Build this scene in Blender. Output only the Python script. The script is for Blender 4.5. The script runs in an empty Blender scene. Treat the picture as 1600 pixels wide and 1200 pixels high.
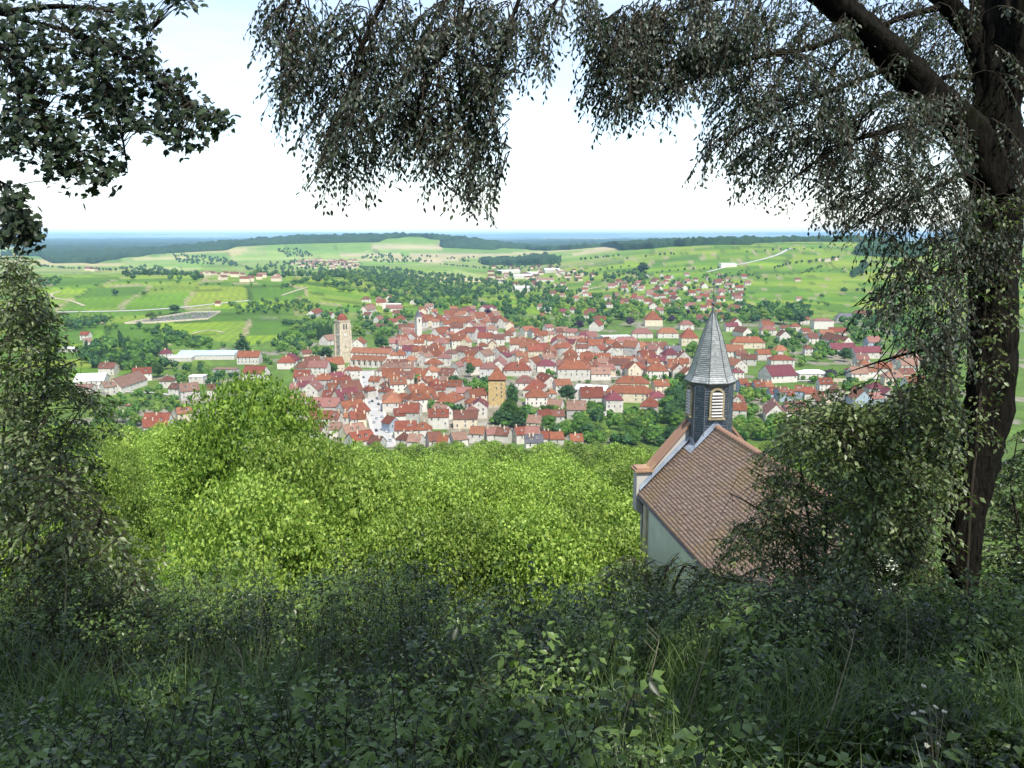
import bpy, math, random
import numpy as np
from mathutils import Vector, Matrix

random.seed(7)
rng = np.random.default_rng(11)
scene = bpy.context.scene
col = scene.collection
R_ = math.radians

# ------------------------------------------------------------------ camera, sky, sun, exposure
EYE = 125.0                       # eye height above the town's plain
FPX = 1331.0                      # focal length in pixels of the 1600 px wide photograph
TH = math.atan(235.0 / FPX)       # the camera looks down by this angle
cam_d = bpy.data.cameras.new('camera')
cam_d.sensor_fit = 'HORIZONTAL'
cam_d.sensor_width = 36.0
cam_d.lens = FPX * 36.0 / 1600.0
cam_d.clip_start = 0.1
cam_d.clip_end = 120000.0
cam = bpy.data.objects.new('camera', cam_d)
cam.location = (0, 0, EYE)
cam.rotation_euler = (math.pi / 2 - TH, 0, 0)
col.objects.link(cam)
scene.camera = cam

TOSUN = Vector((0.24, -0.52, 0.82)).normalized()
world = bpy.data.worlds.new('World')
scene.world = world
world.use_nodes = True
wn = world.node_tree
wn.nodes.clear()
sky_t = wn.nodes.new('ShaderNodeTexSky')
sky_t.sky_type = 'NISHITA'
sky_t.sun_disc = False
sky_t.sun_elevation = math.asin(TOSUN.z)
sky_t.sun_rotation = math.atan2(TOSUN.x, TOSUN.y)
sky_t.altitude = 300
sky_t.air_density = 1.0
sky_t.dust_density = 1.0
sky_t.ozone_density = 1.6
bg = wn.nodes.new('ShaderNodeBackground')
bg.inputs['Strength'].default_value = 0.14
wo = wn.nodes.new('ShaderNodeOutputWorld')
# thin high cirrus
wtc = wn.nodes.new('ShaderNodeTexCoord')
wmp = wn.nodes.new('ShaderNodeMapping'); wmp.inputs['Scale'].default_value = (1.6, 4.0, 9.0); wmp.inputs['Rotation'].default_value = (0.0, 0.25, 0.5)
wn.links.new(wtc.outputs['Generated'], wmp.inputs[0])
wno = wn.nodes.new('ShaderNodeTexNoise'); wno.inputs['Scale'].default_value = 1.3; wno.inputs['Detail'].default_value = 6; wno.inputs['Roughness'].default_value = 0.6
wn.links.new(wmp.outputs[0], wno.inputs['Vector'])
wrp = wn.nodes.new('ShaderNodeValToRGB'); wrp.color_ramp.elements[0].position = 0.42; wrp.color_ramp.elements[1].position = 0.75
wrp.color_ramp.elements[0].color = (0.22, 0.22, 0.22, 1); wrp.color_ramp.elements[1].color = (0.6, 0.6, 0.6, 1)
wn.links.new(wno.outputs['Fac'], wrp.inputs[0])
wmx = wn.nodes.new('ShaderNodeMix'); wmx.data_type = 'RGBA'
wn.links.new(wrp.outputs[0], wmx.inputs[0]); wn.links.new(sky_t.outputs[0], wmx.inputs[6]); wmx.inputs[7].default_value = (5.2, 5.4, 5.7, 1)
wn.links.new(wmx.outputs[2], bg.inputs['Color'])
wn.links.new(bg.outputs[0], wo.inputs['Surface'])

sun_d = bpy.data.lights.new('sun', 'SUN')
sun_d.energy = 3.4
sun_d.angle = R_(0.5)
sun_d.color = (1.0, 0.95, 0.86)
sun = bpy.data.objects.new('sun', sun_d)
sun.rotation_euler = (-TOSUN).to_track_quat('-Z', 'Y').to_euler()
sun.location = (0, 0, 300)
col.objects.link(sun)

scene.view_settings.view_transform = 'Standard'
scene.view_settings.look = 'None'
scene.view_settings.exposure = 0.95
scene.view_settings.gamma = 1.0
scene.view_settings.use_curve_mapping = False
scene.render.engine = 'CYCLES'
cy = scene.cycles
cy.max_bounces = 5
cy.diffuse_bounces = 2
cy.glossy_bounces = 2
cy.transmission_bounces = 3
cy.volume_bounces = 0
cy.transparent_max_bounces = 6
cy.caustics_reflective = False
cy.caustics_refractive = False
cy.use_denoising = True

# ------------------------------------------------------------------ pixel <-> place
CT, ST = math.cos(TH), math.sin(TH)

def ray(px, py):
    u, v = (px - 800.0) / FPX, (py - 600.0) / FPX
    return np.array([u, CT - v * ST, -ST - v * CT])      # along +Y, down -Z

def pt(px, py, d):
    """The point at view depth d behind a pixel of the photograph."""
    r = ray(px, py) * d
    return np.array([r[0], r[1], EYE + r[2]])

def pix(p):
    x, y, z = p[0], p[1], p[2] - EYE
    dep = y * CT - z * ST
    return 800 + FPX * x / dep, 600 - FPX * (y * ST + z * CT) / dep, dep

def sst(a, b, x):
    t = np.clip((x - a) / (b - a), 0, 1)
    return t * t * (3 - 2 * t)

def vnoise(x, y, s, seed=0):
    """Smooth value noise in 0..1 on arrays."""
    x, y = np.asarray(x, float) / s + 1000.3 + seed * 17.7, np.asarray(y, float) / s + 1000.7 + seed * 9.1
    ix, iy = np.floor(x).astype(np.int64), np.floor(y).astype(np.int64)
    fx, fy = x - ix, y - iy
    fx, fy = fx * fx * (3 - 2 * fx), fy * fy * (3 - 2 * fy)
    def hsh(a, b):
        n = (a * 374761393 + b * 668265263 + seed * 974711) & 0xffffffff
        n = ((n ^ (n >> 13)) * 1274126177) & 0xffffffff
        return ((n ^ (n >> 16)) & 0xffff) / 65535.0
    return (hsh(ix, iy) * (1 - fx) + hsh(ix + 1, iy) * fx) * (1 - fy) + (hsh(ix, iy + 1) * (1 - fx) + hsh(ix + 1, iy + 1) * fx) * fy

PROF_Y = [-400, -40, -6, 0, 3, 6, 9, 12, 20, 34, 50, 100, 200, 300, 400, 450, 490, 1e6]
PROF_Z = [150, 130, 123.8, 123.4, 122.75, 121.95, 119.8, 116, 110, 104, 99, 85, 60.5, 36.5, 12.5, 3.5, 0, 0]

def hgt(x, y):
    x, y = np.asarray(x, float), np.asarray(y, float)
    z = np.interp(y, PROF_Y, PROF_Z)
    z = z + 34 * sst(930, 1750, y) * (1 - sst(1800, 2500, y)) * (1 - sst(-430, -170, x)) * (0.85 + 0.3 * vnoise(x, y, 350, 3))
    z = z + 86 * sst(1280, 3250, y) * (1 - 0.8 * sst(3400, 6000, y)) * sst(-150, 750, x) * (0.9 + 0.2 * vnoise(x, y, 700, 4))
    z = z + 86 * np.exp(-((x + 1350) / 800) ** 2 - ((y - 5500) / 1100) ** 2)
    z = z + 70 * np.exp(-((x + 450) / 600) ** 2 - ((y - 5600) / 1000) ** 2)
    z = z + 18 * sst(2300, 4200, y) * (vnoise(x, y, 900, 5) - 0.4) * (1 - sst(9000, 14000, y))
    z = z + (85 + 95 * vnoise(x, y, 6000, 6)) * sst(31000, 40000, y)
    return z

def at(px, py, zoff=0.0, ymin=300.0):
    """Where the line of sight through a pixel meets the ground (or a level zoff above it), beyond the wooded slope."""
    r = ray(px, py)
    lo, hi = ymin, 60000.0
    for n in (900, 40, 40, 40):
        t = np.geomspace(lo, hi, n)
        hit = EYE + r[2] * t <= hgt(r[0] * t, r[1] * t) + zoff
        k = int(np.argmax(hit)) if hit.any() else n - 1
        lo, hi = t[max(0, k - 1)], t[k]
    return np.array([r[0] * hi, r[1] * hi, float(hgt(r[0] * hi, r[1] * hi))])

def in_poly(x, y, poly):
    c = np.zeros(np.shape(x), bool)
    n = len(poly)
    j = n - 1
    for i in range(n):
        xi, yi, xj, yj = poly[i][0], poly[i][1], poly[j][0], poly[j][1]
        if yi != yj:
            c ^= ((yi > y) != (yj > y)) & (x < (xj - xi) * (y - yi) / (yj - yi) + xi)
        j = i
    return c

def wpoly(pxs):
    """Pixel outline -> ground outline, edges subdivided."""
    out = []
    for i in range(len(pxs)):
        a, b = pxs[i], pxs[(i + 1) % len(pxs)]
        for k in range(4):
            t = k / 4
            p = at(a[0] + (b[0] - a[0]) * t, a[1] + (b[1] - a[1]) * t)
            out.append((p[0], p[1]))
    return out

# ------------------------------------------------------------------ objects and meshes
def tag(o, label=None, cat=None, group=None, kind=None):
    if label: o['label'] = label
    if cat: o['category'] = cat
    if group: o['group'] = group
    if kind: o['kind'] = kind
    return o

def empty(name, loc=(0, 0, 0), rz=0.0):
    o = bpy.data.objects.new(name, None)
    o.empty_display_size = 0.5
    o.location = loc
    o.rotation_euler = (0, 0, rz)
    col.objects.link(o)
    return o

def link(name, me, parent=None, loc=None, rot=None, scale=None):
    o = bpy.data.objects.new(name, me)
    if loc is not None: o.location = loc
    if rot is not None: o.rotation_euler = rot
    if scale is not None: o.scale = scale
    col.objects.link(o)
    if parent is not None: o.parent = parent
    return o

def npmesh(name, V, F, mat, tint=None, colr=None, smooth=False):
    """Mesh from arrays; F is one (m,k) array or a list of them."""
    V = np.asarray(V, np.float32)
    Fs = F if isinstance(F, list) else [F]
    me = bpy.data.meshes.new(name)
    me.vertices.add(len(V))
    me.vertices.foreach_set('co', V.ravel())
    idx = np.concatenate([np.asarray(f, np.int32).ravel() for f in Fs])
    sizes = np.concatenate([np.full(len(f), np.shape(f)[1], np.int32) for f in Fs])
    me.loops.add(len(idx))
    me.loops.foreach_set('vertex_index', idx)
    me.polygons.add(len(sizes))
    st = np.zeros(len(sizes), np.int32)
    st[1:] = np.cumsum(sizes)[:-1]
    me.polygons.foreach_set('loop_start', st)
    me.polygons.foreach_set('loop_total', sizes)
    if smooth:
        me.polygons.foreach_set('use_smooth', np.ones(len(sizes), bool))
    for m in (mat if isinstance(mat, (list, tuple)) else [mat]):
        me.materials.append(m)
    me.update(calc_edges=True)
    if tint is not None:
        a = me.attributes.new('tint', 'FLOAT', 'POINT')
        a.data.foreach_set('value', np.asarray(tint, np.float32))
    if colr is not None:
        a = me.attributes.new('col', 'FLOAT_COLOR', 'POINT')
        c = np.ones((len(V), 4), np.float32)
        c[:, :3] = colr
        a.data.foreach_set('color', c.ravel())
    return me

class MB:
    """Collects boxes, prisms and tubes for one mesh."""
    def __init__(s): s.v, s.f, s.m = [], [], []
    def add(s, vs, fs, m=0):
        b = len(s.v)
        s.v.extend([tuple(v) for v in vs])
        s.f.extend([tuple(i + b for i in f) for f in fs])
        s.m.extend([m] * len(fs))
        return s
    def box(s, c, d, m=0, rz=0.0):
        x, y, z = d[0] / 2, d[1] / 2, d[2] / 2
        cr, sr = math.cos(rz), math.sin(rz)
        vs = []
        for k in (-z, z):
            for (a, b) in ((-x, -y), (x, -y), (x, y), (-x, y)):
                vs.append((c[0] + a * cr - b * sr, c[1] + a * sr + b * cr, c[2] + k))
        return s.add(vs, [(3, 2, 1, 0), (4, 5, 6, 7), (0, 1, 5, 4), (1, 2, 6, 5), (2, 3, 7, 6), (3, 0, 4, 7)], m)
    def ring(s, rings, cap=True, m=0):
        """Loft a list of equal-length closed rings."""
        n = len(rings[0]); vs = [p for r in rings for p in r]; fs = []
        for k in range(len(rings) - 1):
            for i in range(n):
                j = (i + 1) % n
                fs.append((k * n + i, k * n + j, (k + 1) * n + j, (k + 1) * n + i))
        if cap:
            fs.append(tuple(range(n - 1, -1, -1)))
            fs.append(tuple((len(rings) - 1) * n + i for i in range(n)))
        return s.add(vs, fs, m)
    def tube(s, pts, rads, n=6, m=0):
        V, F = tube_np(pts, rads, n)
        return s.add(V.tolist(), F.tolist(), m)
    def mesh(s, name, mats, smooth=False):
        me = bpy.data.meshes.new(name)
        me.from_pydata(s.v, [], s.f)
        for m in (mats if isinstance(mats, (list, tuple)) else [mats]): me.materials.append(m)
        me.polygons.foreach_set('material_index', s.m)
        if smooth: me.polygons.foreach_set('use_smooth', [True] * len(s.f))
        me.update()
        return me

def tube_np(pts, rads, n=6, ridge=None):
    P = np.asarray(pts, float)
    T = np.gradient(P, axis=0)
    T /= np.linalg.norm(T, axis=1, keepdims=True) + 1e-9
    ref = np.array([0.31, 0.9, 0.27])
    A = np.cross(T, ref); A /= np.linalg.norm(A, axis=1, keepdims=True) + 1e-9
    B = np.cross(T, A)
    a = np.linspace(0, 2 * math.pi, n, endpoint=False)
    r = np.asarray(rads, float)[:, None] * np.ones((1, n))
    if ridge is not None: r = r * ridge
    V = P[:, None] + r[:, :, None] * (np.cos(a)[None, :, None] * A[:, None] + np.sin(a)[None, :, None] * B[:, None])
    V = V.reshape(-1, 3)
    k, i = np.meshgrid(np.arange(len(P) - 1), np.arange(n), indexing='ij')
    k, i = k.ravel(), i.ravel(); j = (i + 1) % n
    F = np.stack([k * n + i, k * n + j, (k + 1) * n + j, (k + 1) * n + i], 1)
    return V, F

def spline(pts, m):
    """Catmull-Rom through points (any columns), m samples per span."""
    P = np.asarray(pts, float)
    Q = np.vstack([2 * P[0] - P[1], P, 2 * P[-1] - P[-2]])
    out = []
    for i in range(len(P) - 1):
        p0, p1, p2, p3 = Q[i:i + 4]
        for t in np.linspace(0, 1, m, endpoint=False):
            out.append(0.5 * (2 * p1 + (p2 - p0) * t + (2 * p0 - 5 * p1 + 4 * p2 - p3) * t * t + (3 * p1 - p0 - 3 * p2 + p3) * t ** 3))
    out.append(P[-1])
    return np.array(out)

# ------------------------------------------------------------------ materials
def newmat(name):
    m = bpy.data.materials.new(name)
    m.use_nodes = True
    nt = m.node_tree
    nt.nodes.clear()
    out = nt.nodes.new('ShaderNodeOutputMaterial')
    return m, nt, out

def nd(nt, t, **kw):
    n = nt.nodes.new(t)
    for k, v in kw.items(): setattr(n, k, v)
    return n

def mixcol(nt, fac, a, b, mode='MIX'):
    n = nt.nodes.new('ShaderNodeMix'); n.data_type = 'RGBA'; n.blend_type = mode
    for sock, v in ((n.inputs[0], fac), (n.inputs[6], a), (n.inputs[7], b)):
        if isinstance(v, (int, float)): sock.default_value = v
        elif isinstance(v, tuple): sock.default_value = (*v, 1) if len(v) == 3 else v
        else: nt.links.new(v, sock)
    return n.outputs[2]

def mathn(nt, op, a, b=None):
    n = nt.nodes.new('ShaderNodeMath'); n.operation = op
    for i, v in enumerate((a, b)):
        if v is None: continue
        if isinstance(v, (int, float)): n.inputs[i].default_value = v
        else: nt.links.new(v, n.inputs[i])
    return n.outputs[0]

def noise(nt, scale, detail=3, coord=None, rough=0.6):
    n = nt.nodes.new('ShaderNodeTexNoise')
    n.inputs['Scale'].default_value = scale; n.inputs['Detail'].default_value = detail; n.inputs['Roughness'].default_value = rough
    if coord is not None: nt.links.new(coord, n.inputs['Vector'])
    return n.outputs['Fac']

def ramp(nt, fac, stops):
    n = nt.nodes.new('ShaderNodeValToRGB')
    e = n.color_ramp.elements
    while len(e) < len(stops): e.new(0.5)
    for k, (p, c) in enumerate(stops):
        e[k].position = p; e[k].color = (*c, 1)
    nt.links.new(fac, n.inputs[0])
    return n.outputs[0]

def bsdf(nt, out, color, rough=0.8, bump=None, bstr=0.3, bdist=0.05, spec=0.3, metal=0.0):
    b = nt.nodes.new('ShaderNodeBsdfPrincipled')
    if isinstance(color, tuple): b.inputs['Base Color'].default_value = (*color, 1)
    else: nt.links.new(color, b.inputs['Base Color'])
    b.inputs['Roughness'].default_value = rough
    b.inputs['Specular IOR Level'].default_value = spec
    b.inputs['Metallic'].default_value = metal
    if bump is not None:
        bn = nt.nodes.new('ShaderNodeBump')
        bn.inputs['Strength'].default_value = bstr; bn.inputs['Distance'].default_value = bdist
        nt.links.new(bump, bn.inputs['Height']); nt.links.new(bn.outputs[0], b.inputs['Normal'])
    nt.links.new(b.outputs[0], out.inputs['Surface'])
    return b

def matte(name, ca, cb, scale=1.0, rough=0.85, vary=0.2, bstr=0.2, bdist=0.05, spec=0.2, detail=4, fine=None):
    """Two colours mixed by noise, each object a little lighter or darker than the next."""
    m, nt, out = newmat(name)
    tc = nd(nt, 'ShaderNodeTexCoord'); oi = nd(nt, 'ShaderNodeObjectInfo')
    off = nd(nt, 'ShaderNodeVectorMath', operation='ADD')
    sc = nd(nt, 'ShaderNodeVectorMath', operation='SCALE')
    nt.links.new(oi.outputs['Location'], sc.inputs[0]); sc.inputs['Scale'].default_value = 0.37
    nt.links.new(tc.outputs['Object'], off.inputs[0]); nt.links.new(sc.outputs[0], off.inputs[1])
    n1 = noise(nt, scale, detail, off.outputs[0])
    c = ramp(nt, n1, [(0.32, ca), (0.68, cb)])
    if fine:
        n2 = noise(nt, scale * fine, 2, off.outputs[0])
        c = mixcol(nt, 0.35, c, ramp(nt, n2, [(0.3, (0.25, 0.25, 0.25)), (0.7, (0.75, 0.75, 0.75))]), 'OVERLAY')
    if vary:
        v = mathn(nt, 'ADD', mathn(nt, 'MULTIPLY', oi.outputs['Random'], 2 * vary), 1 - vary)
        hs = nd(nt, 'ShaderNodeHueSaturation')
        nt.links.new(v, hs.inputs['Value']); nt.links.new(c, hs.inputs['Color'])
        c = hs.outputs[0]
    bsdf(nt, out, c, rough, n1, bstr, bdist, spec)
    return m

def roofmat(name, ca, cb, course=0.36, vary=0.22):
    """Clay tiles: patchy colour, weathering, and the courses in fine relief."""
    ca, cb = tuple(.80 * q for q in ca), tuple(.80 * q for q in cb)
    m, nt, out = newmat(name)
    tc = nd(nt, 'ShaderNodeTexCoord'); oi = nd(nt, 'ShaderNodeObjectInfo')
    off = nd(nt, 'ShaderNodeVectorMath', operation='ADD')
    nt.links.new(tc.outputs['Object'], off.inputs[0]); nt.links.new(oi.outputs['Location'], off.inputs[1])
    n1 = noise(nt, 0.35, 4, off.outputs[0], 0.7); n2 = noise(nt, 2.6, 2, off.outputs[0])
    c = ramp(nt, n1, [(0.3, ca), (0.7, cb)])
    c = mixcol(nt, 0.55, c, ramp(nt, n2, [(0.3, (0.3, 0.3, 0.3)), (0.72, (0.72, 0.68, 0.66))]), 'OVERLAY')
    v = mathn(nt, 'ADD', mathn(nt, 'MULTIPLY', oi.outputs['Random'], 2 * vary), 1 - vary)
    hs = nd(nt, 'ShaderNodeHueSaturation')
    nt.links.new(v, hs.inputs['Value']); nt.links.new(c, hs.inputs['Color'])
    sx = nd(nt, 'ShaderNodeSeparateXYZ'); nt.links.new(tc.outputs['Object'], sx.inputs[0])
    w = mathn(nt, 'FRACT', mathn(nt, 'MULTIPLY', sx.outputs['Z'], 1 / (course * 0.64)))
    bsdf(nt, out, hs.outputs[0], 0.85, w, 0.5, 0.06, 0.2)
    return m

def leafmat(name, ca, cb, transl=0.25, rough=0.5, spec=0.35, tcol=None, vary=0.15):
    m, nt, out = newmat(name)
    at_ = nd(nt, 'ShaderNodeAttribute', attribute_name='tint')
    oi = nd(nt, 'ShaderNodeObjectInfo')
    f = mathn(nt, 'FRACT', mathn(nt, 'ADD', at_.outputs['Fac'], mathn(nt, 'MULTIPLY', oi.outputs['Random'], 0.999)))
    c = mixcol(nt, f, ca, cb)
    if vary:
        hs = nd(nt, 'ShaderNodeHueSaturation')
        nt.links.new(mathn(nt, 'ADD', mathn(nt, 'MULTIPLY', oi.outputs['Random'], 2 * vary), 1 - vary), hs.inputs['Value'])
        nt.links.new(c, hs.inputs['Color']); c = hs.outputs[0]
    b = bsdf(nt, out, c, rough, spec=spec)
    if transl:
        t = nd(nt, 'ShaderNodeBsdfTranslucent')
        tc2 = mixcol(nt, 1.0, c, tcol or (1.6, 1.9, 0.7), 'MULTIPLY')
        nt.links.new(tc2, t.inputs['Color'])
        mx = nd(nt, 'ShaderNodeMixShader'); mx.inputs[0].default_value = transl
        nt.links.new(b.outputs[0], mx.inputs[1]); nt.links.new(t.outputs[0], mx.inputs[2])
        nt.links.new(mx.outputs[0], out.inputs['Surface'])
    return m

M = {}
M['wall_white'] = matte('lime_plaster_white', (0.46, 0.43, 0.375), (0.60, 0.57, 0.51), 0.4, 0.9, 0.18)
M['wall_cream'] = matte('lime_plaster_cream', (0.50, 0.43, 0.31), (0.62, 0.54, 0.41), 0.4, 0.9, 0.15)
M['wall_grey'] = matte('render_grey', (0.36, 0.35, 0.33), (0.48, 0.46, 0.42), 0.4, 0.9, 0.15)
M['wall_blue'] = matte('render_blue_grey', (0.27, 0.33, 0.40), (0.36, 0.42, 0.48), 0.4, 0.9, 0.1)
M['wall_ochre'] = matte('yellow_rubble_stone', (0.36, 0.25, 0.10), (0.58, 0.44, 0.21), 0.9, 0.95, 0.05, 0.6, 0.15, fine=6)
M['stone'] = matte('pale_ashlar_stone', (0.40, 0.34, 0.24), (0.60, 0.53, 0.40), 0.5, 0.95, 0.05, 0.5, 0.1, fine=5)
M['red'] = roofmat('clay_tiles_red', (0.16, 0.046, 0.028), (0.245, 0.082, 0.050))
M['rust'] = roofmat('clay_tiles_rust', (0.165, 0.058, 0.030), (0.26, 0.100, 0.052))
M['brown'] = roofmat('clay_tiles_brown', (0.11, 0.050, 0.036), (0.20, 0.088, 0.06))
M['pink'] = roofmat('clay_tiles_faded_pink', (0.20, 0.092, 0.078), (0.27, 0.135, 0.112))
M['orange'] = roofmat('clay_tiles_orange', (0.23, 0.092, 0.048), (0.31, 0.145, 0.085))
M['wine'] = roofmat('clay_tiles_wine', (0.13, 0.036, 0.048), (0.19, 0.06, 0.068))
M['tan'] = roofmat('clay_tiles_weathered_tan', (0.20, 0.115, 0.085), (0.30, 0.19, 0.14))
M['slate'] = roofmat('grey_slate', (0.10, 0.10, 0.12), (0.17, 0.17, 0.19))
M['white_roof'] = matte('white_metal_sheet', (0.62, 0.64, 0.66), (0.75, 0.77, 0.78), 0.3, 0.5, 0.08)
M['glass_roof'] = matte('greenhouse_glass', (0.28, 0.38, 0.46), (0.42, 0.50, 0.56), 0.25, 0.25, 0.05, spec=0.6)
M['pane'] = matte('window_glass', (0.03, 0.035, 0.045), (0.06, 0.07, 0.085), 2, 0.2, 0.3, spec=0.6)
M['frame'] = matte('painted_wood_frame', (0.55, 0.53, 0.5), (0.68, 0.66, 0.62), 2, 0.6, 0.2)
M['asphalt'] = matte('sun_bleached_asphalt', (0.32, 0.315, 0.30), (0.42, 0.41, 0.40), 0.3, 0.95, 0.0)
M['paving'] = matte('stone_pavement', (0.40, 0.38, 0.35), (0.50, 0.48, 0.44), 0.8, 0.95, 0.0)
M['track'] = matte('chalk_track', (0.30, 0.26, 0.18), (0.40, 0.35, 0.26), 0.05, 0.95, 0.0)
m, nt, out = newmat('ridged_bark')
tc = nd(nt, 'ShaderNodeTexCoord'); mp_ = nd(nt, 'ShaderNodeMapping'); nt.links.new(tc.outputs['Object'], mp_.inputs[0])
mp_.inputs['Scale'].default_value = (1, 1, .16)
n1 = noise(nt, 26, 6, mp_.outputs[0], 0.65); n2 = noise(nt, 2.2, 4, tc.outputs['Object'])
c = ramp(nt, n1, [(0.38, (0.003, 0.0028, 0.0022)), (0.62, (0.018, 0.016, 0.012))])
c = mixcol(nt, ramp(nt, n2, [(0.55, (0, 0, 0)), (0.72, (.6, .6, .6))]), c, (0.014, 0.019, 0.008))
bsdf(nt, out, c, 0.95, n1, 1.0, 0.06, 0.1)
M['bark'] = m
M['twig'] = matte('twig_bark', (0.020, 0.017, 0.013), (0.05, 0.042, 0.03), 9, 0.9, 0.0)
M['trunk'] = matte('tree_trunk_bark', (0.06, 0.05, 0.035), (0.12, 0.10, 0.07), 3, 0.9, 0.1)
# ------------------------------------------------------------------ the ground, one sheet to the horizon
def ground_grid():
    rs = [0.0]
    while rs[-1] < 46000:
        r = rs[-1]
        if r < 12: s = 0.6
        elif r < 500: s = max(0.8, r * 0.022)
        else: s = min(r * 0.05, r * r / 166000 * 2.1)
        rs.append(r + s)
    rs = np.array(rs)
    a1 = np.radians(np.arange(-40, 40.01, 0.18))
    a2 = np.radians(np.arange(44, 318, 4.0))
    an = np.concatenate([a1, a2])          # 0 = along +Y, clockwise
    return rs, an
RS, AN = ground_grid()
GX = RS[:, None] * np.sin(AN)[None]
GY = RS[:, None] * np.cos(AN)[None]
GZ = hgt(GX, GY)

def hash01(a, b, s=0):
    n = (a.astype(np.int64) * 374761393 + b.astype(np.int64) * 668265263 + s * 974711) & 0xffffffff
    n = ((n ^ (n >> 13)) * 1274126177) & 0xffffffff
    return ((n ^ (n >> 16)) & 0xffff) / 65535.0

VINE = np.array([(0.10, 0.205, 0.012), (0.165, 0.26, 0.014), (0.065, 0.15, 0.012), (0.15, 0.23, 0.024), (0.19, 0.255, 0.024), (0.08, 0.175, 0.014)])
CROP = np.array([(0.17, 0.28, 0.05), (0.22, 0.29, 0.07), (0.38, 0.33, 0.16), (0.14, 0.25, 0.045), (0.26, 0.31, 0.10), (0.11, 0.21, 0.035), (0.42, 0.35, 0.22)])

def parcels(x, y, ang, wu, wv, pal, seed):
    wx = x + 25 * (vnoise(x, y, 160, seed) - 0.5); wy = y + 25 * (vnoise(x, y, 160, seed + 1) - 0.5)
    u = wx * np.cos(ang) + wy * np.sin(ang); v = -wx * np.sin(ang) + wy * np.cos(ang)
    iu, iv = np.floor(u / wu), np.floor(v / wv + 0.37 * hash01(np.floor(u / wu), np.floor(u / wu) * 0, seed))
    k = (hash01(iu, iv, seed) * len(pal)).astype(int).clip(0, len(pal) - 1)
    c = pal[k] * (0.9 + 0.2 * hash01(iu, iv, seed + 5))[..., None]
    fu, fv = u / wu - np.floor(u / wu), v / wv + 0.37 * hash01(np.floor(u / wu), np.floor(u / wu) * 0, seed)
    fv = fv - np.floor(fv)
    edge = (fu < 7 / wu) | (fv < 6 / wv)
    c = np.where(edge[..., None], np.where((hash01(iu, iv, seed + 3) > .5)[..., None], c * .5, np.array((0.26, 0.23, 0.13))), c)
    d = (hash01(iu, iv, seed + 9) - 0.5) * 0.5 + ang
    return c, d

# named patches of ground, outlined where the photograph shows them
FOREST = [  # pixel outlines of the woods that read as one mass
    [(20, 374), (140, 374), (300, 373), (420, 374), (470, 370), (500, 369), (540, 371), (620, 374), (700, 376), (700, 381), (640, 380), (560, 383), (470, 385), (430, 384), (400, 388), (360, 391), (330, 394), (230, 402), (150, 412), (60, 414), (20, 414)],
    [(690, 376), (800, 376), (1000, 374), (1180, 375), (1310, 376), (1420, 378), (1420, 381), (1300, 381), (1180, 382), (1060, 386), (980, 389), (900, 392), (830, 392), (760, 396), (700, 394), (690, 388)],
    [(745, 407), (800, 405), (865, 406), (868, 413), (840, 417), (760, 417)],
    [(1325, 383), (1400, 384), (1460, 390), (1460, 408), (1330, 404)],
]
FW = [wpoly(p) for p in FOREST]
GREEN = [[(60, 452), (240, 446), (330, 446), (440, 452), (500, 448), (480, 462), (380, 470), (250, 484), (80, 486)],
         [(150, 516), (220, 512), (270, 540), (180, 545), (140, 536)],
         [(390, 500), (470, 505), (480, 520), (390, 540), (320, 530)],
         [(500, 470), (570, 478), (575, 490), (500, 486)],
         [(1160, 465), (1230, 470), (1380, 478), (1400, 492), (1300, 492), (1200, 480)]]
GW = [wpoly(p) for p in GREEN]
PALE = [[(420, 384), (520, 388), (640, 384), (690, 382), (690, 392), (600, 404), (520, 408), (410, 410), (350, 404)],
        [(620, 428), (720, 422), (760, 432), (760, 440), (680, 440)],
        [(190, 400), (270, 396), (330, 412), (300, 424), (190, 420)]]
PW = [wpoly(p) for p in PALE]

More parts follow.
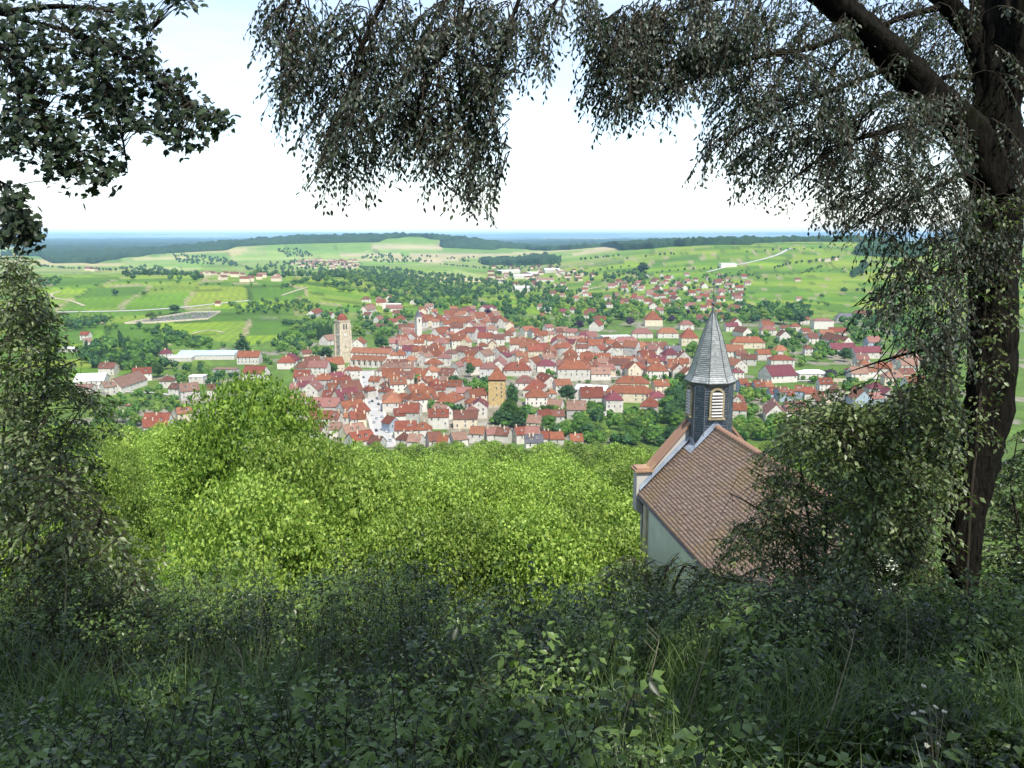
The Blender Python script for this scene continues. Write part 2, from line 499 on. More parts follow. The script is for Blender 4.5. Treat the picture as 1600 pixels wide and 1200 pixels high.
def ground_colour(x, y):
    c, d = parcels(x, y, 0.25, 170, 62, VINE, 21)
    c2, d2 = parcels(x, y, -0.35, 520, 240, CROP, 33)
    far = sst(2200, 3800, y - 0.55 * np.maximum(x, 0))[..., None]
    c = c * (1 - far) + c2 * far
    d = d.copy()
    # the town's own ground: gardens, lawns, yards
    n1 = vnoise(x, y, 26, 7); n2 = vnoise(x, y, 9, 8)
    town = (1 - sst(1150, 1450, y))[..., None] * (1 - sst(-260, -420, x))[..., None]
    garden = np.array((0.075, 0.135, 0.024))[None] * (0.7 + 0.7 * n1[..., None])
    yard = np.array((0.22, 0.20, 0.165)) * np.ones_like(c)
    old = in_poly(x, y, OLD)
    g = np.where(((n1 + 0.4 * n2) > (0.8 - 0.25 * ~old))[..., None], garden, yard)
    g = np.where((~old & (n1 > 0.3))[..., None], garden, g)
    c = c * (1 - town) + g * town
    for w in GW:
        m = in_poly(x, y, w)
        c = np.where(m[..., None], parcels(x, y, 0.3, 90, 160, VINE, 41)[0], c)
    for w in PW:
        m = in_poly(x, y, w)
        c = np.where(m[..., None], parcels(x, y, -0.2, 420, 170, CROP, 45)[0] * 1.1, c)
    wood = sst(520, 440, y)[..., None] if False else (1 - sst(440, 520, y))[..., None]
    wc = np.array((0.07, 0.12, 0.025)) * (0.7 + 0.6 * n1[..., None])
    c = c * (1 - wood) + wc * wood
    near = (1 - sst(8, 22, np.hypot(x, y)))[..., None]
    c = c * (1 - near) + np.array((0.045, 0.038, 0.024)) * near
    # the sunny meadow glimpsed below on the left
    m = in_poly(x, y, [(-80, 80), (-34, 80), (-40, 175), (-80, 175)])
    c = np.where(m[..., None], np.array((0.17, 0.33, 0.02)), c)
    ff = sst(9000, 14000, y)[..., None]
    fc = np.array((0.06, 0.10, 0.05)) * (0.8 + 0.5 * vnoise(x, y, 900, 12)[..., None])
    fc = np.where((vnoise(x * 0.35, y, 1300, 13) > 0.68)[..., None], np.array((0.36, 0.36, 0.22)), fc)
    c = c * (1 - ff) + fc * ff
    return c, d

OLD = wpoly([(470, 570), (540, 575), (600, 540), (640, 500), (720, 488), (860, 520), (1080, 560), (1080, 600), (960, 600), (900, 690), (640, 705), (520, 690), (470, 620)])
GC, GD = ground_colour(GX.ravel(), GY.ravel())
nR, nA = len(RS), len(AN)

def grid_faces(mask=None):
    i, j = np.meshgrid(np.arange(nR - 1), np.arange(nA), indexing='ij')
    j2 = (j + 1) % nA
    F = np.stack([i * nA + j, i * nA + j2, (i + 1) * nA + j2, (i + 1) * nA + j], -1)[..., ::-1]
    return F

m, nt, out = newmat('fields_and_gardens')
ac = nd(nt, 'ShaderNodeAttribute', attribute_name='col')
ad = nd(nt, 'ShaderNodeAttribute', attribute_name='tint')
geo = nd(nt, 'ShaderNodeNewGeometry')
sx = nd(nt, 'ShaderNodeSeparateXYZ'); nt.links.new(geo.outputs['Position'], sx.inputs[0])
u = mathn(nt, 'ADD', mathn(nt, 'MULTIPLY', sx.outputs['X'], mathn(nt, 'COSINE', ad.outputs['Fac'])), mathn(nt, 'MULTIPLY', sx.outputs['Y'], mathn(nt, 'SINE', ad.outputs['Fac'])))
rows = mathn(nt, 'ADD', mathn(nt, 'MULTIPLY', mathn(nt, 'SINE', mathn(nt, 'MULTIPLY', u, 0.55)), 0.5), 0.5)
n1 = noise(nt, 0.012, 5, geo.outputs['Position'], 0.65); n2 = noise(nt, 0.15, 4, geo.outputs['Position'])
c = mixcol(nt, 0.5, ac.outputs['Color'], ramp(nt, n1, [(0.3, (0.3, 0.32, 0.3)), (0.7, (0.68, 0.66, 0.6))]), 'OVERLAY')
c = mixcol(nt, 0.45, c, ramp(nt, n2, [(0.3, (0.3, 0.3, 0.3)), (0.7, (0.7, 0.7, 0.7))]), 'OVERLAY')
c = mixcol(nt, mathn(nt, 'MULTIPLY', rows, 0.38), c, (0.075, 0.095, 0.03))
bsdf(nt, out, c, 0.95, n2, 0.4, 0.5, 0.1)
M['ground'] = m

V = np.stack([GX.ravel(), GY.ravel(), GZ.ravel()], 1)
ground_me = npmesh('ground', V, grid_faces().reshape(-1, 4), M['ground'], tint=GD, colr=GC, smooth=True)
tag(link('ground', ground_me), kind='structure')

# ------------------------------------------------------------------ woods that read as one mass
m, nt, out = newmat('far_wood_canopy')
geo = nd(nt, 'ShaderNodeNewGeometry')
n1 = noise(nt, 0.006, 5, geo.outputs['Position'], 0.7); n2 = noise(nt, 0.06, 3, geo.outputs['Position'])
c = ramp(nt, n1, [(0.3, (0.018, 0.042, 0.02)), (0.7, (0.04, 0.08, 0.03))])
c = mixcol(nt, 0.5, c, ramp(nt, n2, [(0.3, (0.2, 0.2, 0.2)), (0.7, (0.75, 0.75, 0.75))]), 'OVERLAY')
bsdf(nt, out, c, 0.95, n2, 1.0, 6.0, 0.05)
M['wood'] = m
GF = grid_faces()
wood_words = ['dark wooded ridge and forest along the far edge of the plain, left half', 'dark forest belt along the far edge of the plain, right half',
              'small dark wood in the plain beyond the white sheds', 'dark wood at the top of the right vineyard slope']
for w, words in zip(FW, wood_words):
    xs = [p[0] for p in w]; ys = [p[1] for p in w]
    wr = np.hypot(GX, GY) / 5000
    inside = in_poly(GX + wr * 160 * (vnoise(GX, GY, 330, 66) - .5), GY + wr * 700 * (vnoise(GX, GY, 500, 67) - .5), w)
    if w is FW[0]: inside |= (GX > -2500 + 300 * vnoise(GX, GY, 200, 68)) & (GX < 60) & (GY > 5040 + 0.12 * (GX + 1300) + 200 * vnoise(GX, GY, 240, 69)) & (GY < 7600)
    inside &= (vnoise(GX, GY, 420, 61) + 0.5 * vnoise(GX, GY, 130, 62) > 0.28)
    q = inside[:-1] & inside[1:] & np.roll(inside, -1, 1)[:-1] & np.roll(inside, -1, 1)[1:]
    F = GF[q]
    if not len(F): continue
    uniq, inv = np.unique(F, return_inverse=True)
    F2 = inv.reshape(F.shape)
    bx, by = GX.ravel()[uniq], GY.ravel()[uniq]
    hgh = 9 + 13 * rng.random(len(uniq)) * (0.6 + 0.8 * vnoise(bx, by, 60, 64)) + 8 * vnoise(bx, by, 500, 65)
    top = np.stack([bx, by, GZ.ravel()[uniq] + hgh], 1)
    bot = top.copy(); bot[:, 2] = GZ.ravel()[uniq] - 2
    E = np.concatenate([F2[:, [k, (k + 1) % 4]] for k in range(4)])
    key = np.sort(E, 1); _, first, cnt = np.unique(key, axis=0, return_index=True, return_counts=True)
    be = E[first[cnt == 1]]
    n = len(uniq)
    for _ in range(3):      # round the stepped rim
        acc = np.zeros((n, 2)); ct = np.zeros(n)
        for a_, b2 in ((0, 1), (1, 0)):
            np.add.at(acc, be[:, a_], top[be[:, b2], :2]); np.add.at(ct, be[:, a_], 1)
        k_ = ct > 0
        top[k_, :2] = .4 * top[k_, :2] + .6 * acc[k_] / ct[k_, None]
    bot[:, :2] = top[:, :2]; bot[:, 2] = hgt(top[:, 0], top[:, 1]) - 2
    skirt = np.stack([be[:, 1], be[:, 0], be[:, 0] + n, be[:, 1] + n], 1)
    me = npmesh('wood', np.vstack([top, bot]), np.vstack([F2, skirt]), M['wood'])
    tag(link('wood', me), words, 'wood', kind='stuff')

# ------------------------------------------------------------------ roads, tracks, streets (draped ribbons)
def ribbon(name, pxs, width, mat, off=0.45, step=12.0, world_pts=None):
    P = world_pts if world_pts is not None else [at(*p)[:2] for p in pxs]
    P = spline([(p[0], p[1]) for p in P], 14)
    seg = np.hypot(*np.diff(P, axis=0).T); s = np.concatenate([[0], np.cumsum(seg)])
    n = max(3, int(s[-1] / step))
    t = np.linspace(0, s[-1], n)
    X, Y = np.interp(t, s, P[:, 0]), np.interp(t, s, P[:, 1])
    T = np.stack([np.gradient(X), np.gradient(Y)], 1); T /= np.linalg.norm(T, axis=1, keepdims=True)
    N = np.stack([-T[:, 1], T[:, 0]], 1) * width / 2
    L = np.stack([X + N[:, 0], Y + N[:, 1]], 1); Rr = np.stack([X - N[:, 0], Y - N[:, 1]], 1)
    V = np.concatenate([np.c_[L, hgt(L[:, 0], L[:, 1]) + off], np.c_[Rr, hgt(Rr[:, 0], Rr[:, 1]) + off]])
    k = np.arange(n - 1)
    F = np.stack([k + n, k + n + 1, k + 1, k], 1)
    o = link(name, npmesh(name, V, F, mat))
    tag(o, kind='structure')
    return np.c_[X, Y]

STREET = ribbon('street', [(612, 703), (603, 692), (594, 668), (588, 645), (581, 618), (574, 592), (573, 580)], 8.5, M['asphalt'], 0.06, 4)
for sgn in (-1, 1):
    P = STREET
    T = np.gradient(P, axis=0); T /= np.linalg.norm(T, axis=1, keepdims=True)
    N = np.stack([-T[:, 1], T[:, 0]], 1) * sgn
    mb = MB()
    for i in range(len(P) - 1):
        a, b = P[i] + N[i] * 4.3, P[i + 1] + N[i + 1] * 4.3
        c_, d_ = P[i + 1] + N[i + 1] * 6.6, P[i] + N[i] * 6.6
        vs = [(*q, 0.0) for q in (a, b, c_, d_)] + [(*q, 0.18) for q in (a, b, c_, d_)]
        mb.add(vs, [(4, 5, 6, 7), (0, 1, 5, 4), (2, 3, 7, 6)])
    tag(link('pavement', mb.mesh('pavement', M['paving'])), kind='structure')
# crossing stripes on the street
mb = MB()
for t in (0.42, 0.68):
    i = int(t * (len(STREET) - 1)); p = STREET[i]; T = STREET[i + 1] - STREET[i - 1]; T /= np.hypot(*T); N = np.array([-T[1], T[0]])
    for k in np.arange(-3.5, 3.6, 1.0):
        q = p + N * k
        vs = [(*(q + N * a + T * b), 0.07) for a, b in ((-.27, -1.6), (.27, -1.6), (.27, 1.6), (-.27, 1.6))]
        mb.add(vs, [(0, 1, 2, 3)])
tag(link('road_markings', mb.mesh('road_markings', M['frame'])), kind='structure')

for pts, w, mt in [
    ([(85, 488), (150, 487), (220, 485), (290, 480), (345, 474), (390, 470)], 8, 'asphalt'),
    ([(95, 455), (80, 460), (85, 466), (110, 470), (132, 478)], 5, 'track'),
    ([(440, 462), (470, 452), (480, 449)], 4, 'track'),
    ([(300, 522), (325, 516), (350, 520)], 4, 'track'),
    ([(895, 465), (905, 460), (920, 452), (940, 448)], 7, 'track'),
    ([(820, 472), (860, 470), (900, 465)], 6, 'asphalt'),
    ([(1105, 425), (1140, 416), (1180, 408), (1215, 398), (1235, 388)], 9, 'asphalt'),
    ([(565, 396), (575, 392), (585, 386)], 8, 'track'),
    ([(920, 416), (980, 407), (1020, 402)], 6, 'track'),
    ([(835, 590), (870, 582), (960, 590), (1060, 580), (1080, 575)], 5, 'asphalt'),
    ([(900, 655), (930, 652), (965, 640), (985, 648), (1000, 652)], 9, 'paving'),
    ([(640, 690), (720, 684), (800, 690)], 5, 'asphalt'),
    ([(480, 640), (540, 660), (575, 690)], 5, 'asphalt'),
    ([(120, 600), (180, 612), (240, 614), (290, 622)], 4, 'asphalt'),
    ([(1150, 600), (1230, 596), (1310, 595), (1400, 590)], 5, 'asphalt')]:
    ribbon('road' if mt != 'track' else 'track', pts, w, M[mt])
# ------------------------------------------------------------------ houses
LAND = [  # landmarks one can find in the photograph
    ('church clock tower', 537, 535), ('yellow stone tower', 776, 605), ('slim bell tower', 654, 512),
    ('main street', 590, 640), ('white roofed hall', 926, 606), ('chapel spire', 1113, 545), ('big round tree', 392, 615),
    ('greenhouse', 328, 552), ('walled graveyard', 270, 498), ('long school roof', 985, 612), ('white office block', 962, 522),
    ('steep roofed manor', 1020, 497), ('dark trunk', 1500, 560), ('white industrial sheds', 830, 426), ('wine red barn', 1215, 580),
    ('church nave', 585, 553), ('right vineyard slope', 1240, 468), ('poplar clump', 507, 518), ('red roofed terrace', 1225, 606), ('plain white villa', 1285, 498)]
ORD = ['nearest', 'second', 'third', 'fourth', 'fifth', 'sixth', 'seventh', 'eighth', 'ninth', 'tenth', 'eleventh', 'twelfth', 'thirteenth', 'fourteenth',
       'fifteenth', 'sixteenth', 'seventeenth', 'eighteenth', 'nineteenth', 'twentieth']
ORD += ['twenty-' + w for w in ORD[:0]] + [f'{t}-{w}' for t in ('twenty', 'thirty', 'forty') for w in ('first',) + tuple(ORD[1:9])]
to_name = []       # (object, phrase, plural head, px, py): given a telling label once all are placed

def place_words(px, py, skip=()):
    best = None
    for (n, lx, ly) in LAND:
        if n in skip: continue
        dx, dy = px - lx, (py - ly) * 1.6
        d = math.hypot(dx, dy)
        if best is None or d < best[0]: best = (d, n, dx, dy)
    d, n, dx, dy = best
    if abs(dx) > 1.2 * abs(dy): rel = 'right of' if dx > 0 else 'left of'
    else: rel = 'in front of' if dy > 0 else 'beyond'
    return d, rel, n

def name_all():
    groups = {}
    for (o, ph, px, py) in to_name:
        d, rel, n = place_words(px, py)
        groups.setdefault((ph, rel, n), []).append((d, o))
    for (ph, rel, n), L in groups.items():
        L.sort(key=lambda q: q[0])
        for k, (d, o) in enumerate(L):
            base = f'{ph} {rel} the {n}'
            if len(L) > 1:
                tail = ', nearest such' if k == 0 else f', {ORD[k]} from it' if len(base.split()) < 14 else f', {ORD[k]} such'
                base += tail
            o['label'] = base

def window_mesh():
    mb = MB()
    for (c, d) in (((0, 0, .86), (1.1, .12, .1)), ((0, 0, -.86), (1.3, .2, .1)), ((-.52, 0, 0), (.1, .12, 1.62)), ((.52, 0, 0), (.1, .12, 1.62))): mb.box(c, d, 0)
    mb.box((0, .02, 0), (.94, .05, 1.62), 1)
    mb.box((0, 0, 0), (.05, .1, 1.62), 0)
    return mb.mesh('window', [M['frame'], M['pane']])
WINDOW = window_mesh()
def chimney_mesh():
    mb = MB(); mb.box((0, 0, .0), (.8, .6, 2.4)); mb.box((0, 0, 1.24), (1.0, .8, .12)); mb.box((-.18, 0, 1.5), (.25, .25, .4)); mb.box((.18, 0, 1.5), (.25, .25, .4))
    return mb.mesh('chimney', M['wall_cream'])
CHIMNEY = chimney_mesh()
def skylight_mesh():
    mb = MB(); mb.box((0, 0, 0), (1.0, 1.3, .16), 0); mb.box((0, 0, .04), (.8, 1.1, .12), 1)
    return mb.mesh('skylight', [M['frame'], M['pane']])
SKYLIGHT = skylight_mesh()

def dormer_mesh(rm):
    mb = MB(); mb.box((0, .3, .35), (1.3, 2.0, 1.3), 0)
    mb.ring([[(x, y, z) for x, z in ((-.9, .9), (0, 1.6), (.9, .9), (.9, 1.0), (0, 1.75), (-.9, 1.0))] for y in (-.9, 1.9)], m=1)
    mb.box((0, -.72, .4), (.8, .06, .95), 2)
    return mb.mesh('dormer', [M['wall_white'], rm, M['pane']])
DORMERS = {k: [dormer_mesh(M[k])] for k in ('red', 'rust', 'brown', 'tan')}

def house_meshes(L, D, H, pitch, kind, wallm, roofm):
    """Walls and roof of a house, ridge along local X, standing on z=0."""
    R = D / 2 * math.tan(pitch); o = 0.45; oe = 0.25; th = 0.24
    w = MB(); r = MB(); b = -3.0
    x, y = L / 2, D / 2
    if kind == 'gable':
        prof = [(-y, b), (y, b), (y, H), (0, H + R), (-y, H)]
        w.ring([[(-x, a, z) for a, z in prof], [(x, a, z) for a, z in prof]])
        k = math.tan(pitch)
        lo = [(-y - o, H - o * k + .03), (0, H + R + .03), (y + o, H - o * k + .03)]
        up = [(y + o, H - o * k + th), (0, H + R + th + .05), (-y - o, H - o * k + th)]
        pr = lo + up
        r.ring([[(-x - oe, a, z) for a, z in pr], [(x + oe, a, z) for a, z in pr]], cap=False)
        n = 6; base = len(r.v) - 12
        for e in (0, 6):
            f1 = [0, 1, 4, 5]; f2 = [1, 2, 3, 4]
            for f in (f1, f2): r.f.append(tuple(base + e + i for i in f)); r.m.append(0)
        ridge = x + oe
        r.box((0, 0, H + R + th + .07), (2 * ridge, .34, .16))
    elif kind in ('hip', 'pyramid', 'half'):
        w.box((0, 0, (H + b) / 2), (L, D, H - b))
        hx = max(0.25, x - y * (0.45 if kind == 'half' else 0.92)) if kind != 'pyramid' else 0.25
        zE = H - .12
        e0 = [(-x - o, -y - o, zE), (x + o, -y - o, zE), (x + o, y + o, zE), (-x - o, y + o, zE)]
        e1 = [(a, c, zE + .2) for a, c, _ in e0]
        rg = [(-hx, 0, H + R), (hx, 0, H + R)]
        r.add(e0 + e1 + rg, [(3, 2, 1, 0), (0, 1, 5, 4), (1, 2, 6, 5), (2, 3, 7, 6), (3, 0, 4, 7), (4, 5, 9, 8), (6, 7, 8, 9), (5, 6, 9), (7, 4, 8)])
        r.box((0, 0, H + R + .04), (2 * hx, .34, .18))
    else:   # flat
        w.box((0, 0, (H + b) / 2), (L, D, H - b))
        r.box((0, 0, H + .16), (L + .7, D + .7, .3))
        R = 0.3
    return w.mesh('wall', wallm), r.mesh('roof', roofm), R

ROOFWORD = {'red': 'red', 'rust': 'rust', 'brown': 'brown', 'pink': 'pink', 'orange': 'orange', 'wine': 'wine', 'tan': 'tan', 'slate': 'grey', 'white_roof': 'white', 'glass_roof': 'glazed'}
HOUSES = []        # (x, y, radius) of what is built, to keep fillers clear
FAR = [955.0]        # unlabelled houses beyond this distance go into one object: they are past the limit
FARV, FARF, FARM = [], [], []
FARMATS = ['wall_white', 'wall_cream', 'wall_grey', 'wall_blue', 'red', 'rust', 'brown', 'pink', 'orange', 'wine', 'tan', 'slate', 'white_roof', 'pane']
def far_house(x, y, z, a, L, D, H, pitch, kind, wall, roof):
    wm, rm, R = house_meshes(L, D, H, pitch, kind, M[wall], M[roof])
    ex = MB()
    for q in (-L * .25, L * .2):
        ex.box((q, -D / 2 - .02, H - 1.6), (1.1, .1, 1.5)); ex.box((q, -D / 2 - .02, max(1.0, H - 4.4)), (1.1, .1, 1.5))
    ex.box((L * .2, .4, H + R * .9), (.8, .6, 2.0))
    em = ex.mesh('window', M['pane'])
    mw = Matrix.Translation((x, y, z)) @ Matrix.Rotation(a, 4, 'Z')
    for me, mt in ((wm, wall), (rm, roof), (em, 'pane')):
        b = len(FARV)
        FARV.extend([tuple(mw @ v.co) for v in me.vertices])
        for p in me.polygons:
            FARF.append(tuple(b + i for i in p.vertices)); FARM.append(FARMATS.index(mt))
        bpy.data.meshes.remove(me)

def house(px, py, lpx, ang=0, roof='red', kind='gable', wall='wall_white', H=None, D=None, pitch=None, label=None, nwin=None, chim=None, name='house', cat='house', group='houses of the town', pos=None, L=None):
    if pos is None:
        g = at(px, py, (H or 7) + 0.5)
        gx, gy = g[0], g[1]
    else:
        gx, gy = pos
    dist = math.hypot(gy, EYE)
    s = FPX / gy * 0.985
    a = R_(ang)
    if L is None:
        L = lpx / s / max(0.35, abs(math.cos(a)) + 0.25 * abs(math.sin(a)))
    L = max(L, 5)
    if D is None: D = min(max(8.5, L * 0.75), 13.0) if L < 22 else 13.0
    if H is None: H = 5.0 + 2.4 * random.random()
    if pitch is None: pitch = R_(36 + 10 * random.random())
    z = float(hgt(gx, gy))
    if FAR and not label and dist * 0 + gy > FAR[0]:
        far_house(gx, gy, z, a, L, D, H, pitch, kind, wall, roof); HOUSES.append((gx, gy, math.hypot(L, D) / 2, L, D, a)); return
    rz = a + math.pi * (random.random() < .5) * 0
    t = empty(name, (gx, gy, z), rz)
    wm, rm, R = house_meshes(L, D, H, pitch, kind, M[wall], M[roof])
    link('wall', wm, t)
    ro = link('roof', rm, t)
    # chimneys
    if chim is None: chim = 0 if kind == 'flat' or L > 40 else (1 if random.random() < .75 else 2)
    for k in range(chim):
        cxx = (random.random() - .5) * L * .7; cyy = (random.random() - .5) * D * .3
        if kind in ('hip', 'pyramid'): cxx *= .3
        link('chimney', CHIMNEY, ro, (cxx, cyy, H + R * (1 - abs(cyy) / (D / 2)) + .5))
    # windows on the walls that look this way
    if gy < 980 and nwin != 0:
        ca, sa = math.cos(rz), math.sin(rz)
        for (nx, ny, half, wid, gab) in ((0, -1, D / 2, L, 0), (0, 1, D / 2, L, 0), (-1, 0, L / 2, D, 1), (1, 0, L / 2, D, 1)):
            wx, wy = nx * ca - ny * sa, nx * sa + ny * ca
            if wx * gx + wy * gy > -0.2 * math.hypot(gx, gy): continue
            n = max(1, min(7, int((wid - 1.0) / random.uniform(2.7, 4.2))))
            st = max(1, int((H - 0.6) / 2.9))
            for f in range(st):
                zz = H - 1.5 - f * 2.9
                if zz < .9: break
                if f >= 2 and not gab: break
                for i in range(n):
                    if random.random() < .28: continue
                    q = (i - (n - 1) / 2) * wid / n
                    if gab: loc = (nx * (half + .03), q, zz); rot = (0, 0, math.pi / 2 if nx > 0 else -math.pi / 2)
                    else: loc = (q, ny * (half + .03), zz); rot = (0, 0, 0 if ny < 0 else math.pi)
                    link('window', WINDOW, t, loc, rot)
            if gab and kind == 'gable' and R > 2.6:
                link('window', WINDOW, t, (nx * (half + .03), 0, H + R * .34), (0, 0, math.pi / 2 if nx > 0 else -math.pi / 2), (.8, 1, .75))
    if gy < 760 and kind != 'flat' and L > 9 and random.random() < .4:
        for k in range(random.choice((1, 2, 2))):
            dx_ = (k - .5) * L * .35 * (kind == 'gable') + random.uniform(-.6, .6)
            link('dormer', random.choice(DORMERS[roof] if roof in DORMERS else DORMERS['rust']), ro, (dx_, -D * .28, H + R * .42))
    if gy < 720 and kind == 'gable' and random.random() < .35 and H < 12:
        for k in range(random.choice((1, 2))):
            yy = -D * .25
            link('skylight', SKYLIGHT, ro, ((random.random() - .5) * L * .7, yy, H + R * .5 + .33), (pitch, 0, 0))
    tag(t, label, cat, group)
    if not label:
        kw = {'gable': 'gabled', 'hip': 'hipped', 'half': 'hipped', 'pyramid': 'pointed', 'flat': 'flat'}[kind]
        size = 'long' if L > 22 else ('little' if L < 9.5 else '')
        if abs(math.sin(a)) > .8 and kind == 'gable': size = 'end-on'
        ww = {'wall_white': 'white', 'wall_cream': 'cream', 'wall_grey': 'grey', 'wall_blue': 'bluish', 'stone': 'stone', 'wall_ochre': 'yellow'}[wall]
        ph = ' '.join(f'{size} {ww} house with {ROOFWORD[roof]} {kw} roof'.split())
        to_name.append((t, ph, px, py))
    HOUSES.append((gx, gy, math.hypot(L, D) / 2, L, D, rz))
    return t

W_ = {'w': 'wall_white', 'c': 'wall_cream', 'g': 'wall_grey', 'b': 'wall_blue'}
K_ = {'g': 'gable', 'h': 'hip', 'p': 'pyramid', 'f': 'flat'}
# px py length_px angle roof kind wall
LIST = '''
462 602 16 2 pink g w;475 602 16 2 wine g w;488 603 13 2 pink g w;473 585 26 0 red g w;505 588 20 5 pink g w;527 586 24 40 wine g b;515 616 20 0 red g w
508 628 46 0 pink g g;533 599 28 42 red g w;546 609 32 42 brown g w;540 618 34 42 wine g c;548 632 34 40 rust g w;560 641 22 60 red g w
503 650 34 0 rust g w;527 652 14 0 brown g w;540 649 12 0 orange h w;552 651 12 0 red g w;565 651 13 0 rust g c;525 667 18 3 tan g w
551 673 34 40 tan g c;563 684 36 40 red g w;589 690 22 -25 brown g g;498 668 22 0 brown g w;576 606 14 50 red h w
588 591 20 -25 rust g w;605 598 18 -25 brown h w;610 577 40 -6 tan h w;632 588 30 0 brown g w;650 608 28 32 rust g c;603 610 18 0 red h w;612 622 24 0 orange h w
630 620 28 0 rust h w;645 634 24 -20 orange g w;624 646 18 0 red g w;611 658 20 -50 red g b;634 668 34 3 red g w;661 668 28 0 rust h w;678 684 22 0 brown g w;693 688 17 0 rust g w
650 686 22 0 tan g w;631 683 18 0 brown h w;666 619 26 -8 orange g w;684 619 22 40 rust g w;704 624 28 0 rust h w;687 618 20 40 brown g g;690 640 26 -40 tan g w
716 683 24 0 tan g w;747 674 24 0 orange g w;767 675 18 0 pink g w;787 676 22 0 brown g w;812 675 18 0 red g w;832 675 22 0 pink g w;834 687 28 0 slate g w;853 681 18 0 red g w;869 682 22 0 rust g w;900 685 20 0 rust g w
740 625 26 0 rust h w;736 641 22 -10 pink h w;780 568 20 0 pink g w;808 573 44 4 red h w;854 567 30 0 wine h w;844 543 28 30 red g w;860 549 24 0 orange g c;880 541 22 35 red g w;930 557 48 -8 rust g w
938 579 30 0 tan g w;968 567 32 -20 brown g g;820 593 28 -4 pink h w;836 601 24 0 red h w;853 593 24 -70 red g w;838 617 34 0 rust h w;861 612 16 0 orange h w
1015 631 18 0 red h w;1026 618 28 10 wine h w;868 629 24 -20 tan g w;900 636 30 0 tan g g;848 649 22 40 red g w;870 647 24 0 brown g w;836 657 22 -20 tan g c
990 573 40 -8 red h w;1026 577 34 0 rust h w;1051 572 24 0 orange h w;1066 566 20 0 rust g w;975 563 38 -6 rust g w;1010 556 28 30 red g w;1029 561 24 0 wine g w;925 558 20 0 red g w
835 546 26 0 red g c;900 531 28 0 tan g w;875 526 20 0 red h w;978 533 40 0 pink h w;1025 540 34 0 brown g w;1051 544 24 0 slate g b;1003 518 32 0 pink h w;1043 518 32 0 orange h w
940 498 24 0 rust h w;932 507 20 0 red g w;922 491 20 0 brown g w;848 493 14 0 rust h w;880 488 22 0 wine h w;856 483 10 0 white_roof g w;762 481 28 0 wine h w;1080 477 20 0 pink h w;1072 506 22 0 pink h w;1098 497 20 0 brown g w
1168 533 50 0 rust h c;1147 546 28 -15 orange g w;1170 558 24 0 brown g w;1150 568 16 0 orange g w;1152 579 18 0 wine h w
1160 598 14 5 rust g b;1172 600 13 5 red g b;1185 602 17 5 rust g b;1199 601 13 5 orange g b;1208 609 15 0 red g b;1221 611 18 0 brown g b;1233 611 13 0 red g b;1250 607 14 0 rust g b;1264 608 17 0 red g w;1279 615 17 0 red g w;1309 609 20 0 orange g w
1153 621 14 0 red g w;1155 638 22 -10 rust g w;1210 639 26 0 pink g w;1241 636 32 0 pink g w;1343 618 18 0 orange g b;1366 616 24 0 pink g b
1320 495 28 0 slate h w;1347 491 32 0 brown h w;1308 517 26 0 red g w;1290 521 22 0 orange g w;1268 527 18 0 brown g w;1200 514 24 0 pink h w;1160 516 16 0 brown g w;1219 544 22 0 orange h w;1308 531 26 0 brown g w;1315 543 38 0 wine g w;1352 548 48 10 wine g w;1363 533 22 0 pink g b
1332 574 18 0 red h b;1380 571 24 0 rust g w;1402 557 20 0 orange g w;1428 557 20 0 tan g g;1258 516 14 0 red g w
622 533 28 0 pink g w;641 546 24 0 wine g b;668 528 34 0 red h w;561 534 12 90 rust g w;676 548 40 -4 rust g w;616 481 26 0 pink g w;575 483 18 0 tan g w;492 488 16 0 red g w;516 491 10 0 brown g w;514 528 18 60 tan g w;478 548 14 40 brown g c;509 559 14 0 tan h g;455 561 26 -6 wine h w;575 491 12 0 brown g w;592 498 10 0 pink g w;625 498 10 0 red h w;632 513 18 0 brown g w;700 512 14 0 red g w
546 574 12 0 red p w;556 577 18 0 rust h w;540 588 14 0 red h w
134 521 14 0 red g w;138 530 12 40 tan g w;162 535 16 -30 red g w;259 550 18 0 wine h w;390 556 34 0 rust g w;448 563 26 0 red h w;400 580 36 -12 red g w;169 572 24 0 brown g w;222 580 28 20 red g w;169 602 16 50 tan g w;198 594 28 0 tan g w;262 591 20 0 brown h w;277 603 22 -25 brown g w;295 608 28 30 tan g w;247 657 40 0 red g w;287 643 22 30 orange g c;232 663 18 30 red g w;330 605 12 0 brown g w
990 465 12 0 red h w;1000 466 12 0 pink g w;1012 470 12 0 red g w;965 466 11 0 brown g w;955 470 11 0 tan g w;1020 476 12 0 pink g w;1040 470 12 0 red g w;1055 466 12 0 brown g w;1065 448 12 0 brown g w;1080 457 12 0 red g w;1052 452 11 0 tan g w;1030 450 11 0 red g w;1000 450 10 0 tan g w;975 449 10 0 red g w;955 446 10 0 pink g w;1100 445 12 0 red g w;1120 441 12 0 brown g w;1140 445 12 0 tan g w;1155 449 12 0 red g w;1126 455 12 0 pink g w;1100 463 14 0 red g w;1125 466 14 0 rust g w;1150 462 14 0 brown g w;1150 482 16 0 orange g w;1120 478 14 0 red g w;1060 483 12 0 pink g w;920 470 14 0 red g w;600 455 12 0 tan g w;636 460 12 0 tan g w;648 470 10 0 brown g w
'''
for e in LIST.replace('\n', ';').split(';'):
    e = e.split()
    if not e: continue
    far = float(e[1]) < 500
    an_ = float(e[3])
    if an_ in (0, 2, 5) and float(e[2]) < 30: an_ += random.gauss(0, 13) + (90 if random.random() < .16 else 0)
    house(float(e[0]), float(e[1]), float(e[2]), an_, e[4], K_[e[5]], W_[e[6]], H=(5.0 if far else None) if float(e[1]) < 640 or float(e[0]) < 400 else 6.0)

